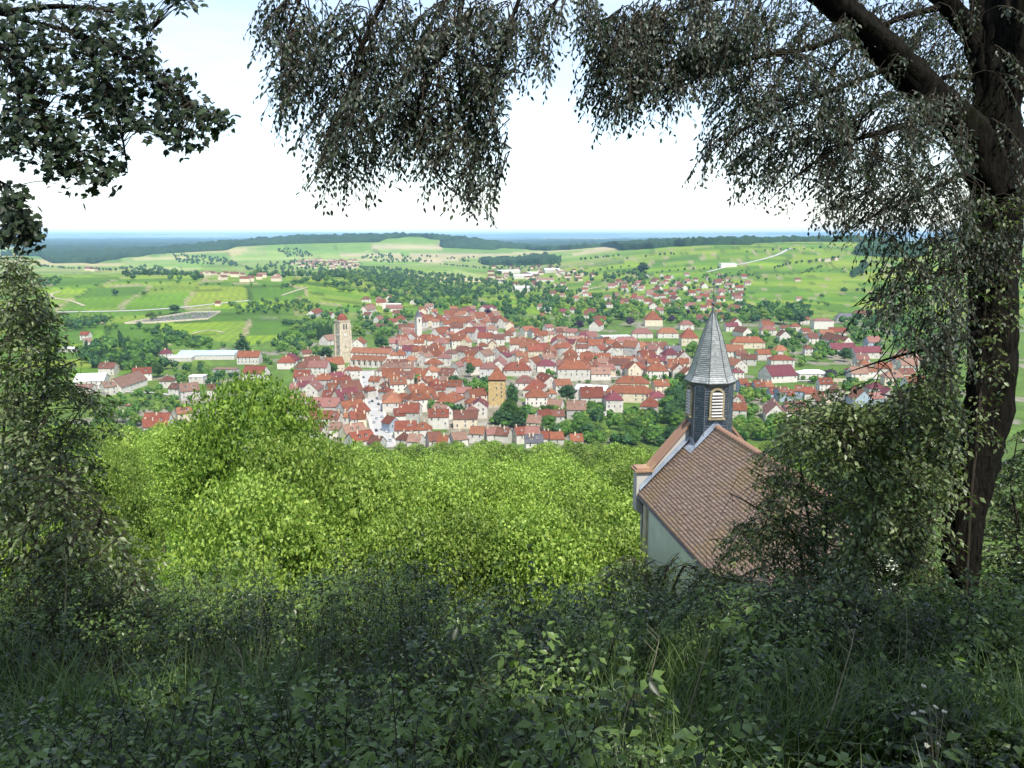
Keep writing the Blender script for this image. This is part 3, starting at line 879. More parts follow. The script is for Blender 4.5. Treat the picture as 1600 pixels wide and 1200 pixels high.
# named buildings with a look of their own
house(896, 574, 50, 0, 'rust', 'hip', 'wall_white', H=10.5, D=15, pitch=R_(42), label='tall white town house with steep hipped orange brown roof right of centre')
house(926, 605, 50, -18, 'white_roof', 'gable', 'wall_white', H=8, D=19, pitch=R_(12), label='broad hall with a low white metal roof and blue grey gable', cat='hall', name='hall', group='large buildings', chim=0)
house(983, 611, 76, -8, 'rust', 'hip', 'wall_cream', H=7, D=14, pitch=R_(36), label='long low school building with hipped rust brown roof near the chapel spire', cat='school', name='school_building', group='large buildings')
house(988, 596, 52, -8, 'rust', 'hip', 'wall_cream', H=8, D=13, pitch=R_(38), label='hipped rust brown wing standing behind the long school roof', cat='school', name='school_building', group='large buildings')
house(962, 524, 44, 8, 'white_roof', 'flat', 'wall_white', H=10, D=13, label='flat roofed white office block at the back of the town', cat='office block', name='office_block', group='large buildings')
house(930, 528, 34, 8, 'slate', 'flat', 'wall_blue', H=7, D=12, label='low blue grey flat roofed block left of the white office block', cat='office block', name='office_block', group='large buildings')
house(1020, 498, 26, 0, 'rust', 'pyramid', 'wall_cream', H=9, D=20, L=24, pitch=R_(52), label='manor with a very steep pointed rust roof among trees', cat='manor', name='manor_house', group='large buildings')
house(1076, 526, 24, 0, 'red', 'pyramid', 'wall_cream', H=9, D=17, L=19, pitch=R_(54), label='steep red pyramid roofed house just left of the chapel spire')
house(1220, 560, 36, 0, 'red', 'hip', 'wall_white', H=9.5, D=14, pitch=R_(30), label='white house with hipped red roof and a row of dark upper windows')
house(1215, 583, 46, 14, 'wine', 'gable', 'wall_white', H=6, D=22, pitch=R_(34), label='big barn with one broad wine red roof and white gable', cat='barn', name='barn', group='large buildings', chim=0)
house(1268, 581, 44, 0, 'white_roof', 'hip', 'wall_white', H=5, D=12, pitch=R_(22), label='low white building with pale roof beside a purple tree', chim=0)
house(1285, 500, 30, 0, 'pink', 'hip', 'wall_white', H=11, D=14, pitch=R_(24), label='plain white three storey villa with faded pink hipped roof')
house(1350, 568, 14, 0, 'orange', 'pyramid', 'wall_cream', H=9, D=9.5, L=9.5, pitch=R_(48), label='small cream tower house with pointed orange roof on the right')
house(612, 474, 28, 0, 'white_roof', 'flat', 'wall_white', H=9, D=12, label='white flat topped block behind a faded pink roof in trees', cat='apartment block', name='apartment_block', group='large buildings')
house(328, 551, 88, 3, 'glass_roof', 'gable', 'wall_white', H=4.5, D=34, pitch=R_(9), label='wide glazed greenhouse with pale blue low roof on the left', cat='greenhouse', name='greenhouse', group='large buildings', chim=0, nwin=0)
house(285, 556, 36, 3, 'white_roof', 'flat', 'wall_white', H=4, D=18, label='low white shed against the left end of the greenhouse', cat='shed', name='shed', group='large buildings', chim=0, nwin=0)
house(353, 575, 36, -6, 'tan', 'flat', 'wall_grey', H=3, D=10, label='low pale flat shed beside a red roofed white house', cat='shed', name='shed', group='large buildings', chim=0)
house(309, 586, 22, 0, 'white_roof', 'flat', 'wall_white', H=6, D=10, label='boxy modern white house with one wide blue window')
house(144, 591, 44, 12, 'white_roof', 'gable', 'wall_white', H=6, D=22, pitch=R_(22), label='big white workshop with low pale gabled roof at left', cat='workshop', name='workshop', group='large buildings', chim=0)
house(134, 604, 26, 0, 'tan', 'gable', 'wall_white', H=5, D=11, pitch=R_(24), label='pale roofed white shed in front of the white workshop', cat='shed', name='shed', group='large buildings')
house(206, 632, 14, 0, 'rust', 'gable', 'wall_grey', H=2.4, D=4, pitch=R_(25), label='tiny garden hut with rust roof on the left meadow', cat='hut', name='garden_hut', group='huts', chim=0, nwin=0)
house(112, 543, 32, 0, 'white_roof', 'flat', 'wall_grey', H=3.5, D=16, label='pale flat roofed depot behind the leaves at far left', cat='depot', name='depot', group='large buildings', chim=0)
house(1248, 466, 9, 0, 'tan', 'gable', 'wall_white', H=4, D=8, label='lone hut on the vineyard slope at right', cat='hut', name='vineyard_hut', group='huts', chim=0)
house(1246, 436, 9, 0, 'brown', 'gable', 'wall_cream', H=4, D=9, label='brown vineyard hut high on the right slope', cat='hut', name='vineyard_hut', group='huts', chim=0)
house(1137, 411, 24, 0, 'white_roof', 'flat', 'wall_white', H=9, D=30, label='white winery shed below the track on the right slope', cat='shed', name='shed', group='large buildings', chim=0)
house(341, 473, 8, 0, 'red', 'gable', 'wall_cream', H=4, D=8, label='red roofed hut by the road over the left vineyards', cat='hut', name='vineyard_hut', group='huts', chim=0)
for k, (x, y, l, h, rf, words) in enumerate([(795, 422, 34, 9, 'white_roof', 'long white industrial shed, backmost of the plain'), (818, 430, 30, 8, 'white_roof', 'white industrial shed with its long side facing the town'),
        (835, 425, 26, 7, 'white_roof', 'white industrial shed at the middle of the plain'), (862, 421, 24, 8, 'white_roof', 'white industrial shed right of the others in the plain'),
        (880, 424, 18, 7, 'tan', 'tan roofed industrial shed at the right end of the works'), (815, 449, 26, 8, 'white_roof', 'lone white warehouse with brown side before the industrial sheds'),
        (780, 438, 24, 6, 'slate', 'grey roofed shed on the left of the works in the plain'), (850, 436, 30, 6, 'tan', 'long tan roofed shed in front of the works')]):
    house(x, y, l, random.uniform(-8, 8), rf, 'gable' if k % 2 else 'flat', 'wall_white', H=h, D=40, pitch=R_(10), label=words, cat='shed', name='industrial_shed', group='industrial sheds in the plain', chim=0, nwin=0)

# fillers between the noted roofs, packed in rows that follow the streets
NFILL = 0
def clear_of(x, y, r, k=1.0):
    for (hx, hy, hr, *_r) in HOUSES:
        if (hx - x) ** 2 + (hy - y) ** 2 < (k * (hr + r)) ** 2: return False
    return np.min(np.hypot(STREET[:, 0] - x, STREET[:, 1] - y)) > 11.5
def fill(poly, n, roofs, walls, k, Lr=(10, 17), angs=(0, 0, 90, 8), hip=.25, H=(6.5, 9.5), tries=60):
    W = wpoly(poly); xs = [p[0] for p in W]; ys = [p[1] for p in W]
    got = 0
    for _ in range(n * tries):
        if got >= n: break
        x, y = random.uniform(min(xs), max(xs)), random.uniform(min(ys), max(ys))
        if not bool(in_poly(np.array([x]), np.array([y]), W)[0]): continue
        L = random.uniform(*Lr)
        if not clear_of(x, y, L * .6, k): continue
        h = random.uniform(*H)
        p = pix((x, y, float(hgt(x, y)) + h))
        house(p[0], p[1], 0, random.choice(angs) + random.uniform(-6, 6), random.choice(roofs), 'hip' if random.random() < hip else 'gable', random.choice(walls), H=h, pos=(x, y), L=L)
        got += 1
OLDR = ['red', 'rust', 'rust', 'rust', 'brown', 'brown', 'pink', 'orange', 'wine', 'tan']
WW = ['wall_white'] * 4 + ['wall_cream', 'wall_grey']
FILL_OLD = [(570, 600), (640, 520), (670, 500), (720, 488), (800, 512), (860, 522), (1000, 545), (1075, 560), (1075, 585), (1000, 590), (900, 592), (880, 600), (770, 590), (700, 610), (660, 660), (600, 660)]
# ------------------------------------------------------------------ the big church: clock tower and nave
def arch_ring(w, h, n=7):
    """Outline of a round-headed opening, width w, total height h, foot at z=0, in x,z."""
    r = w / 2; pts = [(-r, 0), (r, 0)]
    for k in range(n):
        a = math.pi * k / (n - 1)
        pts.append((r * math.cos(a), h - r + r * math.sin(a)))
    return pts
def opening_mesh(name, w, h, depth, mats):
    mb = MB()
    o = arch_ring(w + .5, h + .25); i = arch_ring(w, h)
    n = len(o)
    mb.ring([[(x, -depth, z) for x, z in o], [(x, .05, z) for x, z in o]], cap=False, m=0)
    mb.add([(x, -depth, z) for x, z in o] + [(x, -depth, z) for x, z in i] + [(x, -.02, z) for x, z in i],
           [(k, (k + 1) % n, n + (k + 1) % n, n + k) for k in range(n)] + [(n + k, n + (k + 1) % n, 2 * n + (k + 1) % n, 2 * n + k) for k in range(n)], 0)
    mb.add([(x, -.03, z) for x, z in i], [tuple(range(n))], 1)
    return mb.mesh(name, mats)

g = at(537, 566)
ctw = empty('church_tower', (g[0], g[1], float(hgt(g[0], g[1]))), R_(38))
tag(ctw, 'tall pale stone church tower with clock, buttresses and small red dome', 'church tower')
S = 11.0; HT = 41.0
mb = MB()
mb.box((0, 0, HT / 2 - 1.5), (S, S, HT + 3))
for z, e in ((11, .5), (22, .45), (31, .45), (HT - .3, .9)): mb.box((0, 0, z), (S + e, S + e, .5))
link('wall', mb.mesh('wall', M['stone']), ctw)
for sx_ in (-1, 1):
    for sy_ in (-1, 1):
        mb = MB()
        for z0, z1, d in ((-3, 11, 2.6), (11, 22, 2.1), (22, 31, 1.6), (31, 38, 1.1)):
            mb.box((sx_ * S / 2, sy_ * S / 2, (z0 + z1) / 2), (d, d, z1 - z0))
        link('buttress', mb.mesh('buttress', M['stone']), ctw)
BELF = opening_mesh('belfry_opening', 1.5, 5.2, .25, [M['stone'], M['pane']])
for nx, ny, rz in ((0, -1, 0), (1, 0, math.pi / 2), (0, 1, math.pi), (-1, 0, -math.pi / 2)):
    for q in (-1.35, 1.35):
        loc = (nx * (S / 2) + (q if ny else 0), ny * (S / 2) + (q if nx else 0), 33.2)
        link('belfry_opening', BELF, ctw, loc, (0, 0, rz))
    mb = MB()
    ring = [(1.5 * math.cos(2 * math.pi * k / 24), 1.5 * math.sin(2 * math.pi * k / 24)) for k in range(24)]
    mb.ring([[(x, 0, z) for x, z in ring], [(x, -.25, z) for x, z in ring]], m=0)
    r2 = [(1.3 * a / 1.5, 1.3 * b / 1.5) for a, b in ring]
    mb.ring([[(x, -.25, z) for x, z in r2], [(x, -.3, z) for x, z in r2]], m=1)
    ck = link('clock_face', mb.mesh('clock_face', [M['wall_grey'], M['frame']]), ctw, (nx * (S / 2 + .02), ny * (S / 2 + .02), 27.5), (0, 0, rz))
    for L_, an in ((.8, .9), (1.1, 2.6)):
        hb = MB().box((0, 0, L_ / 2), (.14, .05, L_)).mesh('clock_hand', M['pane'])
        link('clock_hand', hb, ck, (0, -.34, 0), (0, an, 0))
    mb = MB().box((0, -.1, 0), (.7, .3, 2.2)).mesh('slit_window', M['pane'])
    link('slit_window', mb, ctw, (nx * S / 2, ny * S / 2, 16), (0, 0, rz))
mb = MB()
prof = [(5.3, 0), (5.4, .8), (5.0, 2.6), (4.2, 4.4), (3.0, 5.8), (1.7, 6.7), (1.3, 7.0)]
mb.ring([[(r * math.cos(R_(22.5 + 45 * k)), r * math.sin(R_(22.5 + 45 * k)), HT + z) for k in range(8)] for r, z in prof])
dome = link('roof', mb.mesh('roof', M['red']), ctw)
mb = MB()
mb.ring([[(1.15 * math.cos(R_(45 * k)), 1.15 * math.sin(R_(45 * k)), HT + z) for k in range(8)] for z in (6.9, 7.3)])
for k in range(8): mb.box((1.0 * math.cos(R_(45 * k)), 1.0 * math.sin(R_(45 * k)), HT + 8.4), (.22, .22, 2.3))
mb.ring([[(r * math.cos(R_(45 * k)), r * math.sin(R_(45 * k)), HT + z) for k in range(8)] for r, z in ((1.4, 9.5), (1.35, 9.8), (.7, 10.7), (.12, 11.4), (.1, 13.5))])
link('lantern', mb.mesh('lantern', M['slate']), dome)
mb = MB()
for nx, ny in ((0, -1), (1, 0), (0, 1), (-1, 0)):
    d = (S + .8, .25) if ny else (.25, S + .8)
    mb.box((nx * (S / 2 + .3), ny * (S / 2 + .3), HT + 1.0), (*d, .2))
    for q in np.linspace(-S / 2, S / 2, 12):
        mb.box((nx * (S / 2 + .3) + (q if ny else 0), ny * (S / 2 + .3) + (q if nx else 0), HT + .5), (.3, .3, .9))
link('balustrade', mb.mesh('balustrade', M['stone']), ctw)

def beside(o, x, y):
    c_, s_ = math.cos(o.rotation_euler.z), math.sin(o.rotation_euler.z)
    return o.location.x + x * c_ - y * s_, o.location.y + x * s_ + y * c_
gn = at(582, 552, 12)
nv = empty('church_nave', (gn[0], gn[1], float(hgt(gn[0], gn[1]))), R_(-14))
tag(nv, 'long church nave with orange tiled roof and lower side aisle', 'church')
wm, rm, R = house_meshes(40, 11, 13, R_(36), 'gable', M['wall_white'], M['orange'])
link('wall', wm, nv); link('roof', rm, nv)
mb = MB(); mb.add([(x, y, z) for x in (-17, 17) for y, z in ((-12.5, -3), (-5.5, -3), (-5.5, 10.6), (-12.5, 6.8))], [(0, 1, 2, 3)[::-1], (4, 5, 6, 7), (0, 4, 7, 3)[::-1], (3, 7, 6, 2)[::-1]])
link('aisle_wall', mb.mesh('aisle_wall', M['wall_white']), nv)
mb = MB(); mb.add([(x, y, z) for x in (-17.4, 17.4) for y, z in ((-13.1, 6.6), (-5.45, 10.75), (-5.45, 11.0), (-13.1, 6.9))], [(0, 1, 2, 3), (7, 6, 5, 4), (3, 2, 6, 7), (0, 3, 7, 4), (1, 0, 4, 5)])
link('aisle_roof', mb.mesh('aisle_roof', M['orange']), nv)
CL = opening_mesh('clerestory_window', .9, 1.5, .2, [M['stone'], M['pane']])
for q in np.linspace(-16, 16, 8): link('clerestory_window', CL, nv, (q, -5.52, 11.2))
AW = opening_mesh('aisle_window', 1.5, 3.6, .2, [M['stone'], M['pane']])
for q in np.linspace(-14, 14, 6): link('aisle_window', AW, nv, (q, -12.52, 2.4))
for q in np.linspace(-17, 17, 7):
    link('buttress', MB().box((0, 0, 2), (1, 1.4, 10)).mesh('buttress', M['wall_white']), nv, (q, -13.0, 0))
mb = MB(); mb.ring([[(20 + 5.5 * math.cos(R_(a)), 5.5 * math.sin(R_(a)), z) for a in range(-90, 91, 30)] for z in (-3, 11)])
link('apse', mb.mesh('apse', M['wall_white']), nv)
mb = MB(); mb.ring([[(20 + r * math.cos(R_(a)), r * math.sin(R_(a)), z) for a in range(-90, 91, 30)] for r, z in ((5.9, 11), (5.9, 11.2), (.1, 15.5))])
link('apse_roof', mb.mesh('apse_roof', M['orange']), nv)
HOUSES += [(gn[0] + d * math.cos(R_(-14)), gn[1] + d * math.sin(R_(-14)) - 3, 11) for d in (-16, -5, 6, 17)] + [(g[0], g[1], 8)]

# slim white bell tower
g = at(654, 527)
bt = empty('bell_tower', (g[0], g[1], float(hgt(g[0], g[1]))), R_(30))
tag(bt, 'slim white bell tower with dark pointed cap behind the church', 'bell tower')
mb = MB(); mb.box((0, 0, 11.5), (6.6, 6.6, 27)); mb.box((0, 0, 25.2), (7.2, 7.2, .5)); link('wall', mb.mesh('wall', M['wall_white']), bt)
OP = opening_mesh('belfry_opening', 1.6, 3.4, .2, [M['stone'], M['pane']])
for nx, ny, rz in ((0, -1, 0), (1, 0, math.pi / 2), (0, 1, math.pi), (-1, 0, -math.pi / 2)):
    link('belfry_opening', OP, bt, (nx * 3.32, ny * 3.32, 19.5), (0, 0, rz))
mb = MB(); mb.ring([[(sx_ * r, sy_ * r, z) for sx_, sy_ in ((-1, -1), (1, -1), (1, 1), (-1, 1))] for r, z in ((3.7, 25.4), (3.5, 25.7), (2.3, 28), (1.6, 29.2), (1.3, 31), (.1, 34))])
link('roof', mb.mesh('roof', M['slate']), bt)
HOUSES += [(g[0], g[1], 6), (g[0], g[1] - 16, 10)]

# yellow stone tower
g = at(777, 635)
yt = empty('stone_tower', (g[0], g[1], float(hgt(g[0], g[1]))), R_(-3))
tag(yt, 'square yellow rubble tower with red hipped roof among garden trees', 'tower')
mb = MB(); mb.box((0, 0, 8.5), (12, 10.5, 23)); link('wall', mb.mesh('wall', M['wall_ochre']), yt)
mb = MB(); mb.box((0, 0, 20.35), (12.5, 11, .7)); link('cornice', mb.mesh('cornice', M['twig']), yt)
mb = MB(); mb.ring([[(x, y, z) for x, y in ((-a, -b), (a, -b), (a, b), (-a, b))] for a, b, z in ((6.8, 6.1, 20.7), (6.8, 6.1, 21.0), (5.2, 4.5, 22.6), (1.0, .3, 29))])
link('roof', mb.mesh('roof', M['rust']), yt)
SL = opening_mesh('slit_window', .7, 1.7, .15, [M['stone'], M['pane']])
for x, z in ((.0, 14), (3.2, 14.2), (3.4, 11), (.1, 9), (3.6, 8), (-2.5, 5.5), (3.3, 17)): link('slit_window', SL, yt, (x, -5.27, z))
for z in (6, 12): link('slit_window', SL, yt, (6.02, 0, z), (0, 0, math.pi / 2))
HOUSES.append((g[0], g[1], 9))
HOUSES.append((*at(770, 645)[:2], 8))

fill(FILL_OLD, 175, OLDR, WW, .50, angs=(0, 0, 12, 90, 35, -30, 60))
fill([(640, 610), (700, 606), (760, 640), (720, 680), (640, 660)], 10, OLDR, WW, .75, angs=(0, 0, 90, 30))
fill([(480, 575), (560, 580), (570, 640), (600, 700), (520, 695), (430, 640)], 12, OLDR, WW, .66, angs=(0, 35, 35))
fill([(880, 600), (1080, 575), (1080, 600), (900, 690), (860, 690)], 6, OLDR, WW, .9)
fill([(650, 484), (760, 484), (800, 505), (760, 512), (640, 515)], 20, OLDR, WW, .62, Lr=(9, 15))
fill([(560, 470), (640, 470), (650, 500), (600, 520), (560, 500)], 8, ['rust', 'pink', 'brown', 'red'], WW, 1.6, H=(4.5, 6))
fill([(860, 455), (950, 440), (1100, 470), (1160, 500), (1080, 515), (960, 500), (830, 490)], 34, ['red', 'rust', 'brown', 'pink', 'orange'], WW, 1.5, H=(4.5, 6.5), Lr=(9, 14), hip=.5)
fill([(1140, 505), (1260, 505), (1300, 540), (1260, 570), (1150, 600), (1140, 540)], 12, OLDR, WW, 1.35, H=(5, 7))
fill([(1300, 560), (1430, 560), (1440, 640), (1180, 640), (1280, 625)], 12, OLDR, WW, 1.1, H=(5, 7))
fill([(950, 436), (1080, 430), (1170, 432), (1175, 470), (1000, 485)], 40, ['red', 'brown', 'pink', 'tan'], WW, 1.5, H=(4.5, 6), Lr=(10, 15))

me = bpy.data.meshes.new('far_houses'); me.from_pydata(FARV, [], FARF)
for q in FARMATS: me.materials.append(M[q])
me.polygons.foreach_set('material_index', FARM); me.update()
tag(link('far_houses', me), 'small far houses in the gardens and suburbs behind the old town', 'houses', kind='stuff')

# far villages: too small to tell the pieces apart
def village(polys, n, words):
    mb = MB()
    for poly in polys:
        W = wpoly(poly); xs = [p[0] for p in W]; ys = [p[1] for p in W]; k = 0
        while k < n:
            x, y = random.uniform(min(xs), max(xs)), random.uniform(min(ys), max(ys))
            if not bool(in_poly(np.array([x]), np.array([y]), W)[0]): continue
            z = float(hgt(x, y)); L, D, H = random.uniform(11, 20), random.uniform(9, 12), random.uniform(5, 7); a = random.choice((0, .3, 1.3)) + random.uniform(-.1, .1)
            ca, sa = math.cos(a), math.sin(a)
            T = lambda q: (x + q[0] * ca - q[1] * sa, y + q[0] * sa + q[1] * ca, z + q[2])
            pr = [(-D / 2, -3), (D / 2, -3), (D / 2, H), (0, H + D * .36), (-D / 2, H)]
            mb.add([T((sx_ * L / 2, p[0], p[1])) for sx_ in (-1, 1) for p in pr], [(4, 3, 2, 1, 0), (5, 6, 7, 8, 9), (1, 2, 7, 6), (0, 5, 9, 4)], 0)
            pr = [(-D / 2 - .4, H - .2), (0, H + D * .36 + .2), (D / 2 + .4, H - .2)]
            mb.add([T((sx_ * (L / 2 + .3), p[0], p[1])) for sx_ in (-1, 1) for p in pr], [(0, 1, 4, 3), (1, 2, 5, 4)], random.choice((1, 1, 2)))
            k += 1
    o = link('far_village', mb.mesh('far_village', [M['wall_cream'], M['brown'], M['tan']]))
    tag(o, words, 'village', kind='stuff')
village([[(450, 416), (480, 406), (560, 408), (560, 420), (520, 422)]], 85, 'far village of small brown roofs in front of the pale hill fields')
village([[(310, 428), (370, 430), (450, 436), (450, 442), (330, 440)]], 36, 'strip of far cottages among trees beyond the left vineyards')
village([[(770, 418), (900, 416), (940, 440), (830, 460), (760, 440)]], 44, 'scatter of far cottages round the white industrial sheds')
village([[(1280, 408), (1310, 406), (1300, 412)], [(110, 420), (150, 420), (150, 425)]], 4, 'few lone far farm roofs on the slopes')

# graveyard wall and stones
GYW = wpoly([(195, 506), (230, 500), (305, 488), (345, 488), (325, 499), (240, 505)])
gst = MB(); xs = [p[0] for p in GYW]; ys = [p[1] for p in GYW]
for x in np.arange(min(xs), max(xs), 3.4):
    for y in np.arange(min(ys), max(ys), 6.5):
        if bool(in_poly(np.array([x]), np.array([y]), GYW)[0]) and random.random() < .8:
            z = float(hgt(x, y)); gst.box((x, y, z + .3), (1.6, 2.4, .9)); gst.box((x, y + 1.2, z + .9), (1.3, .3, 1.9))
tag(link('gravestones', gst.mesh('gravestones', matte('grave_granite', (0.10, 0.10, 0.10), (0.30, 0.29, 0.28), 0.2, 0.7, 0))), 'rows of grey gravestones in the walled graveyard on the left', 'graveyard', kind='stuff')
mb = MB()
for i in range(len(GYW)):
    a, b = GYW[i], GYW[(i + 1) % len(GYW)]
    z0, z1 = float(hgt(*a)), float(hgt(*b))
    dx, dy = b[0] - a[0], b[1] - a[1]; l = math.hypot(dx, dy) + 1e-6; nx, ny = -dy / l * .25, dx / l * .25
    mb.add([(a[0] - nx, a[1] - ny, z0 - 1), (b[0] - nx, b[1] - ny, z1 - 1), (b[0] + nx, b[1] + ny, z1 - 1), (a[0] + nx, a[1] + ny, z0 - 1),
            (a[0] - nx, a[1] - ny, z0 + 2.2), (b[0] - nx, b[1] - ny, z1 + 2.2), (b[0] + nx, b[1] + ny, z1 + 2.2), (a[0] + nx, a[1] + ny, z0 + 2.2)],
           [(4, 5, 6, 7), (0, 1, 5, 4), (1, 2, 6, 5), (2, 3, 7, 6), (3, 0, 4, 7)])
tag(link('graveyard_wall', mb.mesh('graveyard_wall', M['stone'])), 'low stone wall running round the graveyard', 'wall')

# garden wall at the foot of the stone tower and retaining wall on the right
def wall_run(pxs, h, mat, words, name='garden_wall'):
    mb = MB(); P = [at(*p)[:2] for p in pxs]
    for a, b in zip(P, P[1:]):
        dx, dy = b[0] - a[0], b[1] - a[1]; l = math.hypot(dx, dy)
        mb.box(((a[0] + b[0]) / 2, (a[1] + b[1]) / 2, float(hgt(*a)) + h / 2 - .5), (l + .3, .5, h + 1), 0, math.atan2(dy, dx))
        mb.box(((a[0] + b[0]) / 2, (a[1] + b[1]) / 2, float(hgt(*a)) + h + .08), (l + .3, .7, .16), 0, math.atan2(dy, dx))
    tag(link(name, mb.mesh(name, M[mat])), words, 'wall')
wall_run([(752, 637), (790, 638)], 2.0, 'stone', 'low stone garden wall at the foot of the yellow tower')
wall_run([(1275, 596), (1330, 597), (1345, 595)], 3, 'stone', 'grey retaining wall under the lawn right of the barn')
wall_run([(680, 664), (720, 668), (760, 664)], 1.8, 'wall_grey', 'grey garden wall behind the front row of roofs')

# cars along the street
def car_meshes(bodym):
    b = MB()
    prof = [(-2.1, .35), (2.1, .35), (2.15, .75), (1.2, .95), (-1.9, .98), (-2.15, .8)]
    b.ring([[(x, y * .86 / .86, z) for x, z in prof] for y in (-.86, .86)])
    c_ = MB(); c_.ring([[(-1.85, -.78, .96), (1.1, -.78, .94), (1.1, .78, .94), (-1.85, .78, .96)], [(-1.4, -.62, 1.42), (.45, -.62, 1.42), (.45, .62, 1.42), (-1.4, .62, 1.42)]])
    r_ = MB(); r_.box((-.47, 0, 1.44), (1.9, 1.28, .06))
    return b.mesh('body', bodym), c_.mesh('cabin_glass', M['pane']), r_.mesh('car_roof', bodym)
wh = MB(); wh.ring([[(.32 * math.cos(R_(30 * k)), y, .32 * math.sin(R_(30 * k))) for k in range(12)] for y in (-.11, .11)])
WHEEL = wh.mesh('wheel', M['twig'])
CARC = {}
for nme, c_ in (('white', (.6, .6, .6)), ('silver', (.35, .36, .38)), ('black', (.02, .02, .022)), ('red', (.3, .02, .02)), ('blue', (.03, .07, .22))):
    CARC[nme] = car_meshes(matte('car_paint_' + nme, c_, c_, 1, .3, .05, spec=.6))
def car(x, y, rz, c_, words):
    t = empty('car', (x, y, float(hgt(x, y)) + .07), rz)
    b_, g_, r_ = CARC[c_]
    link('body', b_, t); link('cabin', g_, t); link('car_roof', r_, t)
    for sx_ in (-1.3, 1.3):
        for sy_ in (-.78, .78): link('wheel', WHEEL, t, (sx_, sy_, .32))
    tag(t, words, 'car', 'cars along the street')
cols_ = ['white', 'silver', 'black', 'white', 'red', 'silver', 'blue', 'black']
seq = {}
for k in range(22):
    side = -1 if k % 2 else 1
    t = .08 + .86 * (k // 2) / 11 + (.02 if side > 0 else 0)
    if k in (5, 8, 14): continue
    i = int(t * (len(STREET) - 2)) + 1; p = STREET[i]; T = STREET[i + 1] - STREET[i - 1]; T /= np.hypot(*T); N = np.array([-T[1], T[0]]) * side * 3.1
    c_ = cols_[(k * 5 + k // 3) % 8]; seq[c_, side] = seq.get((c_, side), 0) + 1
    car(p[0] + N[0], p[1] + N[1], math.atan2(T[1], T[0]), c_, f'{c_} car parked {"left" if side > 0 else "right"} in the main street, {("first", "second", "third", "fourth", "fifth", "sixth")[seq[c_, side] - 1]} of its colour from below')
for t, s_, c_, w in ((.5, -.9, 'black', 'dark car driving down the middle of the main street, upper of two'), (.3, -.9, 'silver', 'silver car driving along the main street, lower of two on the roadway')):
    i = int(t * (len(STREET) - 2)) + 1; p = STREET[i]; T = STREET[i + 1] - STREET[i - 1]; T /= np.hypot(*T)
    car(p[0] + T[1] * s_, p[1] - T[0] * s_, math.atan2(T[1], T[0]), c_, w)
# ------------------------------------------------------------------ trees
M['leaf_mid'] = leafmat('foliage_mid_green', (0.045, 0.105, 0.018), (0.095, 0.185, 0.03), 0.2, 0.65, 0.2, vary=0.3)
M['leaf_dark'] = leafmat('foliage_dark_green', (0.022, 0.06, 0.018), (0.045, 0.10, 0.028), 0.1, 0.65, 0.2, vary=0.25)
M['leaf_light'] = leafmat('foliage_light_green', (0.10, 0.17, 0.03), (0.17, 0.25, 0.045), 0.25, 0.65, 0.2, vary=0.2)
M['leaf_purple'] = leafmat('foliage_copper_purple', (0.035, 0.022, 0.045), (0.06, 0.035, 0.07), 0.1, 0.6, 0.25, vary=0.15)
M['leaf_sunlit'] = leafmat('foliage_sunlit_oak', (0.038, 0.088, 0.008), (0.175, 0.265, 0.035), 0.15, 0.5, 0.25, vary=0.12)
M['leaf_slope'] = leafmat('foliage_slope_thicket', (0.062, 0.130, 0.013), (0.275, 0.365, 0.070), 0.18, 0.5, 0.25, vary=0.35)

def unit(v): return v / (np.linalg.norm(v, axis=-1, keepdims=True) + 1e-9)

def ico_core(r, c=(0, 0, 0), n=10, m=6):
    a = np.linspace(0, 2 * math.pi, n, endpoint=False); b = np.linspace(-1.45, 1.45, m)
    V = np.array([(math.cos(y) * math.cos(x), math.cos(y) * math.sin(x), math.sin(y)) for y in b for x in a]) * np.asarray(r) + np.asarray(c)
    F = [(k * n + i, k * n + (i + 1) % n, (k + 1) * n + (i + 1) % n, (k + 1) * n + i) for k in range(m - 1) for i in range(n)]
    return V, np.array(F)

def leaf_quads(P, N, size, aspect=0.62, flat=0.5):
    """One little folded blade per point, roughly facing N."""
    n = len(P)
    N = unit(N * flat + rng.normal(size=(n, 3)) * (1 - flat) * 0.9)
    A = unit(np.cross(N, rng.normal(size=(n, 3))))
    B = np.cross(N, A)
    s = (size * (0.65 + 0.7 * rng.random(n)))[:, None]
    V = np.stack([P - A * s * .5, P + B * s * .5 * aspect - N * s * .08, P + A * s * .5 - N * s * .15, P - B * s * .5 * aspect - N * s * .08], 1).reshape(-1, 3)
    F = np.arange(n * 4).reshape(n, 4)
    T = np.repeat(rng.random(n), 4)
    return V, F, T

